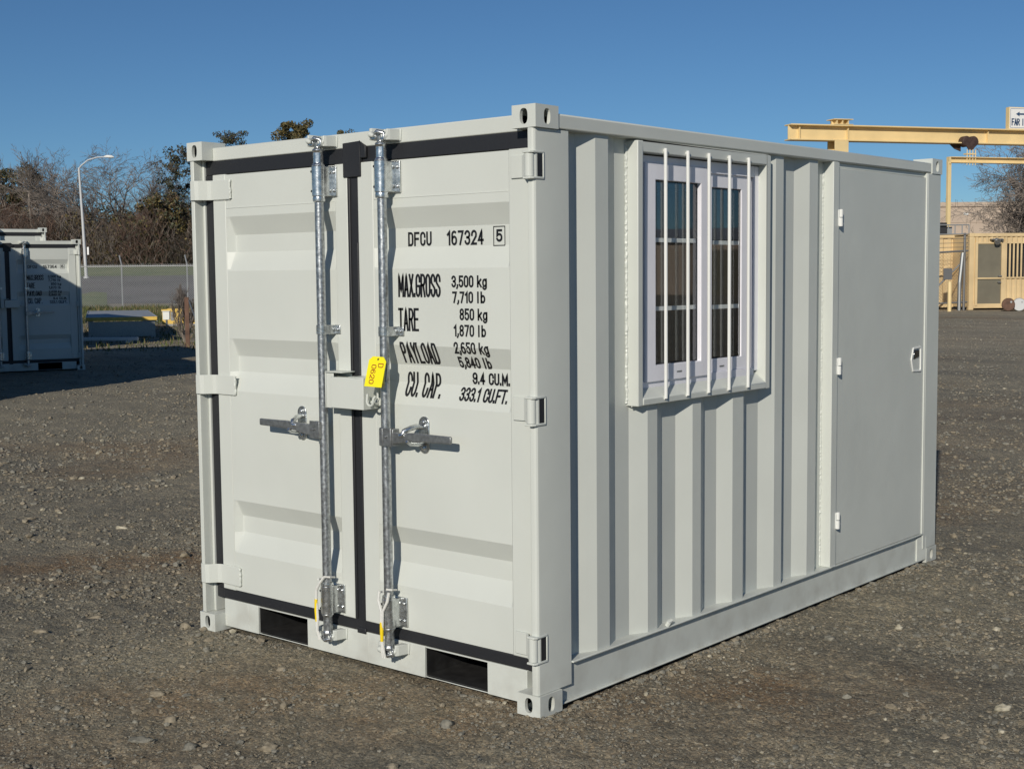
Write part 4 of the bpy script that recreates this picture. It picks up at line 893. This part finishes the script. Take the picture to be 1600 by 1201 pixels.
leafy(gp(368,118), 'grey-green treetop showing above the left end of the white container', G_, 73, th(206,368,118), 2.4, ['leaf_dark','leaf_brown','leaf_dark'], 6000, .10, z0=.4)
leafy(gp(470,116), 'rusty olive treetop rising above the white container left of the locking bars', G_, 74, th(191,470,116), 2.3, ['leaf_rust','leaf_rust','leaf_dark'], 17000, .12, z0=.45)
leafy(gp(548,119), 'treetop just peeping over the container header between the locking bars', G_, 75, th(205,548,119), 2.0, ['leaf_dark','leaf_rust'], 6000, .11, z0=.4)
leafy(gp(255,108), 'low bushy tree with yellow-green leaves beside the container edge', G_, 76, th(305,255,108), 2.2, ['leaf_rust','leaf_dark','leaf_brown'], 6500, .14, z0=.1)
for u_, D_, v_, sd_, lab, tw in ((75,121,252,101,'bare tree with brownish twigs between the vase-shaped and tufted ones','twig_red'), (212,121,236,103,'bare tree just right of the large spreading one','twig'),
     (258,119,262,105,'bare tree next to the dark leafy tree by the container edge','twig_red'), (20,123,268,106,'distant bare tree above the low reddish one at the left edge','twig'), (108,110,318,107,'short reddish scrub tree at the foot of the vase-shaped tree','twig_red'), (225,110,322,108,'short reddish scrub tree right of the big trunk','twig_red'), (60,110,312,109,'short reddish scrub tree above the far container','twig_red')):
    bare_tree(gp(u_, D_), lab, G_, sd_, th(v_, u_, D_), twigmat=tw, stems=2, spread=.62, fork=.2, up=.2, kids=(7,6,5,4), twig=.012, wid=1.25)
def brush():
    n = 62000; u = np.where(RNG.random(62000) < .6, RNG.uniform(-160, 420, 62000), RNG.uniform(420, 1250, 62000)); D = RNG.uniform(105, 124, n); P = CAM[:2][None]+D[:, None]*FW[None]+(D*(u-800)/2104.8)[:, None]*RT[None]
    hm = 1.3+2.3*vnoise(u*.021, u*0+3, 41)+1.5*vnoise(u*.09, D*.3, 42)+(D-105)*.08; base = gz(P[:, 0], P[:, 1]); z = base+hm*RNG.random(n)**.95
    ln = RNG.uniform(.35, 1.5, n); d = np.stack([RNG.normal(0,.45,n), RNG.normal(0,.45,n), RNG.uniform(.3,1.2,n)], 1); d /= np.linalg.norm(d, axis=1, keepdims=True)
    p0 = np.stack([P[:, 0], P[:, 1], z], 1); r = RNG.uniform(.010, .026, n); V, F = prisms(p0, p0+d*ln[:, None], r, r*.5); 
    tone = np.clip((vnoise(u*.03, u*0, 45)*3).astype(int), 0, 2); mi = np.where(RNG.random(n) < .5, RNG.integers(0, 3, n), tone); mi = np.repeat(mi, 3)
    m = 80000; u = np.where(RNG.random(80000) < .65, RNG.uniform(-160, 420, 80000), RNG.uniform(420, 1250, 80000)); D = RNG.uniform(106, 124, m); P = CAM[:2][None]+D[:, None]*FW[None]+(D*(u-800)/2104.8)[:, None]*RT[None]
    hm = 1.4+3.4*vnoise(u*.03, D*.2, 47)+(D-106)*.10; z = gz(P[:, 0], P[:, 1])+hm*RNG.random(m)
    a = RNG.normal(0, 1, (m, 3)); a /= np.linalg.norm(a, axis=1, keepdims=True); b = np.cross(a, RNG.normal(0, 1, (m, 3))); b /= np.linalg.norm(b, axis=1, keepdims=True); s = RNG.uniform(.06, .17, m)[:, None]
    Pp = np.stack([P[:, 0], P[:, 1], z], 1); V2 = np.stack([Pp-a*s, Pp+b*s*.6, Pp+a*s, Pp-b*s*.6], 1).reshape(-1, 3); F2 = np.arange(4*m).reshape(-1, 4)+len(V)
    t2 = vnoise(u*.045, D*.1, 48); mi2 = np.where(t2 < .42, 3, np.where(t2 < .62, 5, 4)); mi2 = np.where(RNG.random(m) < .25, RNG.integers(3, 6, m), mi2)
    tag(bulk('brush', np.vstack([V, V2]), np.vstack([F, F2]), [M['twig_dark'], M['twig_red'], M['twig'], M['leaf_dark'], M['leaf_brown'], M['leaf_rust']], np.concatenate([mi, mi2])), 'tangled brown winter brush under the far trees', kind='stuff')
brush()
# chain link fence
def fence():
    D = 64; x0, x1 = LX(-120, D), LX(560, D); o = at(800, D); t = thing('chain_link_fence', 'long grey chain link fence with a top rail before the grass bank', 'fence', (o[0], o[1], 0), YAW)
    hz_ = 1.97; V0 = []; V1 = []; s = .105
    k = x0-hz_
    while k < x1:
        for sg in (1, -1):
            a = k if sg > 0 else k+hz_; p, q = [a, .0, .03], [a+sg*hz_, .004*sg, hz_+.10]
            if min(p[0], q[0]) > x0 and max(p[0], q[0]) < x1: V0.append(p); V1.append(q)
        k += s
    n = len(V0); V, F = prisms(V0, V1, np.full(n, .0065), np.full(n, .0065)); bulk('mesh', V, F, M['fence'], parent=t)
    mb = MB(); mb.tube((x0,0,hz_),(x1,0,hz_),.028,n=8); mb.build('top_rail', M['fence'], t, smooth=True)
    x = LX(192, D)-3.1*4
    while x < x1:
        if x > x0: mb = MB(); mb.path([(x,.03,0),(x,.03,hz_+.10),(x-.09,.03,hz_+.52)], .036, 8); mb.build('post', M['fence'], t, smooth=True)
        x += 3.1
fence()
# street lamp
D = 92; o = gp(137, D); lt = thing('street_lamp', 'tall grey street lamp with a curved arm before the bare trees', 'street lamp', o, YAW)
hp = zat(262, D, 131)-o[2]; mb = MB(); mb.path([(0,0,0),(-.10,0,hp*.5),(-.24,0,hp)], [.115,.095,.07], 10); mb.lathe([(.2,0),(.2,.12),(.12,.16)], (0,0,0), 10); mb.build('pole', M['lamp'], lt, smooth=True)
mb = MB(); e = LX(172, D)-LX(131, D); mb.path([(-.24,0,hp-.1),(-.12,0,hp+.1),(.35*e-.24,0,hp+.50),(.7*e-.24,0,hp+.68),(e-.24,0,hp+.70)], [.05,.05,.045,.04,.04], 8); mb.build('arm', M['lamp'], lt, smooth=True)
mb = MB(); mb.path([(e-.30,0,hp+.71),(e-.1,0,hp+.73),(e+.2,0,hp+.71),(e+.36,0,hp+.68)], [.05,.10,.10,.03], 10); mb.build('lamp_head', M['white'], lt, smooth=True)
mb = MB(); z = zat(392, D, 138)-o[2]; mb.box(.12,.24,-.03,.0,z-.26,z+.26); mb.build('pole_sign', M['sign_white'], lt)
# platform with grey deck, white plank, yellow bin, small cabinet, post and shrub
def ploc(u, D): p = at(u, D); return (p[0], p[1], 0)
D = 33; pt = thing('loading_platform', 'low yellow loading platform with a flat grey deck, mostly in shade', 'platform', ploc(190, D), YAW+rad(17))
w = .82; mb = MB(); mb.box(-w,w,0,7.0,.47,.50); mb.build('deck', M['bin_grey'], pt, bevel=.01)
mb = MB(); mb.box(-w-.02,w+.02,-.03,0,.42,.51); mb.build('edge_frame', M['bin_yellow'], pt, bevel=.008)
for x in (-w-.03, w): mb = MB(); mb.box(x,x+.03,0,7.0,.38,.51); mb.build('side_rail', M['bin_grey'], pt, bevel=.008)
for x in (-w+.08, w-.08):
    for y in (.1, 3.4, 6.8): mb = MB(); mb.box(x-.05,x+.05,y-.05,y+.05,-.02,.47); mb.build('leg', M['dark_steel'], pt)
mb = MB(); mb.box(-w+.04,w-.04,.06,.09,.03,.40); mb.build('skirt', M['dark_steel'], pt)
mb = MB(); mb.box(-1.1,.62,-.06,.06,.05,.13); mb.box(-.95,-.85,-.08,.08,-.01,.05); mb.box(.35,.45,-.08,.08,-.01,.05); pk = mb.build('plank', M['white'], None, bevel=.01, loc=ploc(172, 30.5), rz=YAW-.02); tag(pk, 'long white plank on blocks before the yellow platform', 'plank')
D = 41; bn = thing('scrap_bin', 'yellow open steel bin right of the low platform', 'bin', ploc(288, D), YAW+.1)
mb = MB(); 
for a in ((-.6,-.57,-.4,.4),(.57,.6,-.4,.4),(-.57,.57,-.4,-.37),(-.57,.57,.37,.4)): mb.box(*a,.05,.50)
mb.box(-.57,.57,-.37,.37,.05,.08); mb.build('body', M['bin_yellow'], bn, bevel=.008)
mb = MB(); mb.box(-.62,.62,-.43,-.40,.44,.50); mb.build('rim', M['bin_yellow'], bn); 
for x in (-.3, .25): mb = MB(); mb.box(x-.05,x+.05,-.412,-.40,.16,.42); mb.build('rib', M['dark_steel'], bn)
mb = MB(); mb.box(-.45,.45,-.405,-.39,-.02,.06); mb.build('skid', M['dark_steel'], bn)
D = 39.5; cb = thing('meter_box', 'small pale meter box on a short post beside the yellow bin', 'meter box', ploc(260, D), YAW)
mb = MB(); mb.box(-.10,.10,-.06,.06,.22,.46); mb.box(-.12,.12,-.08,.08,.46,.48); mb.build('cabinet', M['white'], cb, bevel=.01); mb = MB(); mb.tube((0,0,-.05),(0,0,.22),.03,n=8); mb.build('post', M['dark_steel'], cb)
D = 28.5; rp = thing('steel_post', 'rusty steel post at the left edge of the white container', 'post', ploc(292, D), YAW)
mb = MB(); mb.box(-.045,.045,-.012,.012,-.05,1.05); mb.box(-.012,.012,.012,.08,-.05,1.05); mb.build('angle_iron', M['rust'], rp, bevel=.004); mb = MB(); mb.path([(.04,.0,.98),(.16,.02,.62),(.28,.03,.05)], .014, 6); mb.build('guy_wire', M['dark_steel'], rp)
bare_tree(ploc(290, 30), 'small dark bare shrub beside the rusty post', None, 81, 1.35, twigmat='twig', cat='shrub', name='shrub', wid=.42, stems=5, spread=.6, fork=.1, kids=(7,6,5,3), twig=.005)

# ------------------------------------------------------------------ far right: tan offices, gate, gantry crane, building, tree
def corr_wall(mb, x0, x1, z0, z1, y, pitch=.17, dep=.035, mi=0):
    pts = []; x = x0
    while x < x1:
        for q, yy in ((0, y), (.34, y), (.5, y+dep), (.84, y+dep)):
            if x+q*pitch < x1: pts.append((x+q*pitch, yy))
        x += pitch
    pts.append((x1, y)); n = len(pts)
    mb.add([(a, b, z0) for a, b in pts]+[(a, b, z1) for a, b in pts], [(i, i+1, n+i+1, n+i) for i in range(n-1)], mi)
def office(u, D, length, label, group, rot=0, door=True, h=2.75):
    t = thing('site_office', label, 'site office', ploc(u, D), YAW+rot, group); dp = 2.4; T = M['tan']
    for x in (0, length-.16):
        for y in (0, dp-.16): mb = MB(); mb.box(x,x+.16,y,y+.16,.1,h-.12); mb.build('corner_post', T, t, bevel=.01)
    for x in (-.01, length-.17):
        for z in (0, h-.13): mb = MB(); mb.box(x,x+.18,-.015,.17,z,z+.13); mb.build('corner_casting', T, t, bevel=.01)
    mb = MB(); mb.box(.17,length-.17,.02,.14,h-.13,h-.01); mb.build('top_rail', T, t, bevel=.01); mb = MB(); mb.box(.17,length-.17,.02,.14,.06,.22); mb.build('bottom_rail', T, t, bevel=.01)
    mb = MB(); mb.box(.05,length-.05,.05,dp-.03,h-.06,h-.03); mb.build('roof', T, t)
    mb = MB(); mb.box(.03,.05,.16,dp-.16,.1,h-.1); mb.box(length-.05,length-.03,.16,dp-.16,.1,h-.1); mb.box(.1,length-.1,dp-.06,dp-.04,.1,h-.1); mb.box(.1,length-.1,.5,.52,.1,h-.1); mb.build('wall', T, t)
    mb = MB()
    if door:
        corr_wall(mb, .16, .26, .22, h-.13, .05, .19); corr_wall(mb, .26, 1.25, 2.42, h-.13, .05, .19); corr_wall(mb, 1.25, 1.36, .22, h-.13, .05, .19)
        corr_wall(mb, 1.36, 3.5, .22, 1.12, .05, .19); corr_wall(mb, 1.36, 3.5, 2.42, h-.13, .05, .19); corr_wall(mb, 3.5, length-.16, .22, h-.13, .05, .19)
    else: corr_wall(mb, .16, length-.16, .22, h-.13, .05, .30, .05)
    mb.build('corrugated_wall', T, t)
    if door:
        mb = MB(); mb.box(.22,.32,.0,.10,.14,2.42); mb.box(1.20,1.36,.0,.10,.14,2.42); mb.box(.32,1.20,.0,.10,2.36,2.42); mb.build('door_frame', T, t, bevel=.008)
        d = MB(); d.box(.325,1.195,.03,.07,.16,2.35); dd = d.build('door', M['olive'], t, bevel=.006)
        mb = MB(); mb.box(.30,1.30,-.02,.01,1.10,1.16); mb.build('security_bar', T, dd, bevel=.006)
        for z, x in ((1.205, 1.10), (.98, 1.08)): mb = MB(); mb.path([(x,.03,z),(x,-.03,z),(x+.10,-.04,z)], .025, 8); mb.build('handle', M['dark_steel'], dd)
        mb = MB(); mb.box(.76,1.16,-.18,.05,2.50,2.54); mb.path([(.95,.03,2.46),(.95,-.10,2.48),(.95,-.22,2.42)], [.07,.10,.12], 10); mb.path([(1.15,-.02,2.5),(1.2,-.1,2.48)], .05, 8); mb.build('flood_lamp', M['dark_steel'], t, bevel=.006)
        mb = MB(); mb.box(1.40,3.46,.02,.07,1.12,1.17); mb.box(1.40,3.46,.02,.07,2.37,2.42); mb.box(1.36,1.41,.02,.07,1.12,2.42); mb.box(3.45,3.50,.02,.07,1.12,2.42); wf = mb.build('window', T, t)
        mb = MB(); mb.box(1.41,3.45,.11,.13,1.17,2.37); mb.build('pane', M['dark_glass'], wf)
        x = 1.50
        while x < 3.44: mb = MB(); mb.box(x,x+.055,.025,.06,1.17,2.37); mb.build('window_bar', T, wf); x += .145
    return t
M['dark_glass'] = mat('dark_glass', (.02,.024,.028), .15)
office(1512, 48.5, 7.2, 'tan corrugated site office with an olive door and a barred window', 'tan site offices', rad(6))
o2 = office(1375, 49.6, 3.12, 'tan corrugated container standing behind the chain link gate', 'tan site offices', rad(6), False, 2.74)
# gate in front of the second office
D = 48.0; gt = thing('chain_link_gate', 'grey chain link gate with a diagonal brace and barbed strands', 'gate', ploc(1428, D), YAW+rad(6))
gw = LX(1513, D)-LX(1428, D); mb = MB(); mb.tube((0,0,.22),(gw,0,.30),.03,n=8); mb.build('bottom_rail', M['gate'], gt); mb = MB(); mb.tube((0,0,2.02),(gw,0,2.12),.034,n=8); mb.build('top_rail', M['gate'], gt)
mb = MB(); mb.tube((.25,0,.30),(gw-.15,0,1.78),.03,n=8); mb.build('brace', M['gate'], gt)
for x, hh in ((0, 2.5), (gw-.13, 2.75)): mb = MB(); mb.tube((x,0,0),(x,0,hh),.045,n=8); mb.build('post', M['gate'], gt)
for k in range(4): mb = MB(); mb.tube((0,-.02*k,2.22+.15*k),(gw,-.02*k,2.25+.15*k),.008,n=4); mb.build('barbed_wire', M['gate'], gt)
V0, V1 = [], []; k = -2.0
while k < gw:
    for sg in (1, -1):
        a, b = (k, k+1.75) if sg > 0 else (k+1.75, k); za, zb = .25, 2.05
        if a > b: pass
        lo, hi = min(a, b), max(a, b); f0, f1 = max(0, (0-lo)/(hi-lo)), min(1, (gw-lo)/(hi-lo))
        if f1 > f0:
            P0 = lo+(hi-lo)*f0; P1 = lo+(hi-lo)*f1; z_ = (lambda f: za+(zb-za)*(f if sg > 0 else 1-f)); V0.append((P0,.002*sg,z_(f0))); V1.append((P1,.002*sg,z_(f1)))
    k += .11
V, F = prisms(V0, V1, np.full(len(V0), .004), np.full(len(V0), .004)); bulk('mesh', V, F, M['gate'], parent=gt)
mb = MB(); mb.box(1.02,1.34,-.05,-.03,1.10,1.50); mb.build('gate_plate', M['gate'], gt); mb = MB(); mb.path([(gw-.32,-.05,0),(gw-.32,-.05,1.0),(gw-.22,-.05,2.05)], .07, 8); mb.build('gate_chain_post', M['dark_steel'], gt)
bo = MB(); bo.lathe([(.07,-.05),(.07,.98),(.05,1.04),(.02,1.06)], (0,0,0), 12); tag(bo.build('bollard', M['crane'], None, smooth=True, loc=ploc(1482, 47.2)), 'thin yellow bollard before the chain link gate', 'bollard')
# drums beside the barred window
for u, m, lab in ((1574,'rust','rusty brown drum lying end-on under the barred window'),(1591,'lamp','grey drum lying end-on beside the rusty one')):
    t = thing('drum', lab, 'drum', ploc(u, 46.8), YAW-rad(20), 'drums lying by the tan office'); mb = MB(); R_ = .22
    mb.path([(0,0,R_),(0,.02,R_),(0,.28,R_),(0,.3,R_),(0,.55,R_),(0,.57,R_),(0,.82,R_),(0,.84,R_)], [R_*.93,R_,R_,R_*1.03,R_,R_*1.03,R_,R_*.93], 24); mb.build('drum_body', M[m], t, smooth=True)
    mb = MB(); mb.path([(.09,-.012,R_+.1),(.09,.02,R_+.1)], .035, 10); mb.build('bung', M['dark_steel'], t)
# roof unit with railing on the second office
D = 53; ru = thing('roof_unit', 'dark air unit with a grey railing on the tan container roof', 'air unit', (*at(1470, D), 2.77), YAW)
mb = MB(); mb.box(-.3,.22,.2,.9,0,.52); mb.build('casing', M['gasket'], ru, bevel=.02)
mb = MB(); 
mb.tube((-.3,.1,.42),(1.05,.1,.42),.025,n=6); mb.tube((-.3,.1,.06),(1.05,.1,.06),.025,n=6)
for x in (.24, .5, .78, 1.05): mb.tube((x,.1,0),(x,.1,.42),.022,n=6)
mb.box(.26,.45,.3,.5,0,.35); mb.build('railing', M['fence'], ru)
# gantry crane: I-beams on a column, a hanging second beam, trolley, sign
GA = rad(17); D = 53; gx = LX(1228, D); cr = thing('gantry_crane', 'buff yellow gantry crane of I-beams behind the tan offices', 'crane', (*at(1228, D), 0), YAW+GA)
def ibeam(mb, x0, x1, zb, h, w, y=0, tf=.05, tw=.06):
    mb.box(x0,x1,y-w/2,y+w/2,zb,zb+tf); mb.box(x0,x1,y-w/2,y+w/2,zb+h-tf,zb+h); mb.box(x0,x1,y-tw/2,y+tw/2,zb+tf,zb+h-tf)
zb = zat(219.5, D, 1228); hb = .62
mb = MB(); ibeam(mb, 0, 17, zb, hb, .56); mb.build('runway_beam', M['crane'], cr, bevel=.008)
for x in (.42, 2.55, 9.0):
    mb = MB(); mb.box(x,x+.03,-.16,.16,zb+.05,zb+hb-.05); mb.build('web_stiffener', M['crane'], cr)
mb = MB(); cx = 2.2; cw = .30
mb.box(cx-cw,cx+cw,-.30,-.24,0,zb-.002); mb.box(cx-cw,cx+cw,.24,.30,0,zb-.002); mb.box(cx-.03,cx+.03,-.24,.24,0,zb-.002); mb.build('column', M['crane'], cr, bevel=.008)
mb = MB(); mb.box(cx-.35,cx+.50,-.3,.3,zb+hb+.002,zb+hb+.03); mb.box(cx-.35,cx+.50,-.3,.3,zb+hb+.20,zb+hb+.23); mb.box(cx-.3,cx+.45,-.03,.03,zb+hb+.03,zb+hb+.20)
for k in range(3): mb.box(cx-.2+.25*k,cx-.17+.25*k,-.25,.25,zb+hb+.03,zb+hb+.20)
mb.build('top_bracket', M['crane'], cr)
tx = 8.05
mb = MB()
for dx in (-.165, .165): mb.path([(tx+dx,-.36,zb+.08),(tx+dx,-.30,zb+.08),(tx+dx,-.05,zb+.08)], [.19,.22,.22], 20)
mb.prism([(tx-.36,zb+.08),(tx+.37,zb+.08),(tx+.10,zb-.27),(tx-.10,zb-.27)], -.33, -.37, 'y'); mb.prism([(tx-.75,zb-.002),(tx-.2,zb-.002),(tx-.2,zb-.3),(tx-.5,zb-.2)], .02, .05, 'y'); mb.build('trolley', M['trolley_brown'], cr, bevel=.01)
z2 = zat(256, D+2.3, 1500); h2 = .24
mb = MB(); ibeam(mb, tx-.95, 17, z2, h2, .30, -.3, .03, .03); mb.box(tx-1.02,tx-.95,-.41,-.19,z2-.05,z2+h2); mb.build('bridge_beam', M['crane'], cr, bevel=.006)
mb = MB(); mb.box(tx-.22,tx+.22,-.42,-.18,z2+h2+.10,z2+h2+.15)
for x in (-.2,-.07,.07,.2): mb.tube((tx+x,-.4,z2-.08),(tx+x,-.4,zb-.25),.018,n=6)
mb.build('hanger', M['crane'], cr)
mb = MB(); mb.box(tx-1.04,tx-.90,-.37,-.23,0,z2+.04); mb.build('bridge_post', M['crane'], cr, bevel=.006)
mb = MB(); cx2 = 15.5; mb.box(cx2-cw,cx2+cw,-.30,-.24,0,zb-.002); mb.box(cx2-cw,cx2+cw,.24,.30,0,zb-.002); mb.box(cx2-.03,cx2+.03,-.24,.24,0,zb-.002); mb.build('column', M['crane'], cr, bevel=.008)
sx = 9.98; sz = zb+hb+.004
sg = thing('direction_sign', 'white boxed sign with a blue arrow standing on the crane beam', 'sign', (*(at(1228, D)+np.array([math.cos(YAW+GA), math.sin(YAW+GA)])*sx), sz), YAW+GA)
mb = MB(); mb.box(0,2.1,-.17,.05,0,.90); mb.build('sign_box', M['crane'], sg, bevel=.008)
mb = MB(); mb.box(.03,2.07,-.175,-.17,.03,.87); fc = mb.build('sign_face', M['sign_white'], sg)
mb = MB(); ss = lambda x, z: (x, -.1765, z)
for a in ((.06,2.04,.06,.075),(.06,2.04,.825,.84),(.06,.075,.075,.825),(2.025,2.04,.075,.825)): mb.add([ss(a[0],a[2]),ss(a[1],a[2]),ss(a[1],a[3]),ss(a[0],a[3])], [(0,1,2,3)])
mb.add([ss(.32,.62),ss(.50,.72),ss(.50,.655),ss(1.5,.655),ss(1.5,.585),ss(.50,.585),ss(.50,.52)], [(0,1,2,3,4,5,6)])
stroke_text(mb, 'FAR', .12, .52, .15, .44, .05, ss); stroke_text(mb, 'I', .615, .68, .15, .44, .05, ss); mb.build('sign_lettering', M['sign_blue'], sg)
# beige building
D = 86; bl = thing('warehouse', 'long beige flat-roofed building behind the bare tree', 'building', ploc(1380, D), YAW)
hb_ = zat(316, D, 1480); mb = MB(); mb.box(0,46,0,16,0,hb_-.3); mb.build('wall', M['stucco'], bl)
mb = MB(); mb.box(-.08,46.08,-.10,16.08,hb_-.3,hb_); mb.build('parapet', M['stucco'], bl, bevel=.02); mb = MB(); mb.box(0,46,-.03,0,zat(348,D,1480),zat(346.6,D,1480)); mb.build('band', M['stucco'], bl)
mb = MB(); mb.box(4.95,5.25,-.06,0,zat(336,D,1480),zat(332,D,1480)); mb.build('wall_lamp', M['white'], bl)
sh = thing('long_shed', 'long low beige shed off to the right, mirrored in the barred window', 'building', (24, 78, 0), rad(-22))
mb = MB(); mb.box(0,46,0,9,0,3.4); mb.build('wall', M['stucco'], sh); mb = MB(); mb.prism([(-.4,3.4),(9.4,3.4),(4.5,4.3)], -.3, 46.3, 'x'); mb.build('roof', M['bin_grey'], sh)
for k in range(5): mb = MB(); mb.box(4+8*k,7.2+8*k,-.06,0,0,2.8); mb.build('door', M['olive'], sh)
# big bare tree on the right
bare_tree(ploc(1632, 68), 'wide bare tree with dense fine twigs in front of the beige building', None, 92, 8.2, name='bare_tree', barkmat='bark', twigmat='twig', stems=4, spread=.75, fork=.18, up=.12, droop=.25, kids=(10,8,7,6), lf=(.62,.5,.45,.45), twig=.010)
bpy.context.view_layer.update()
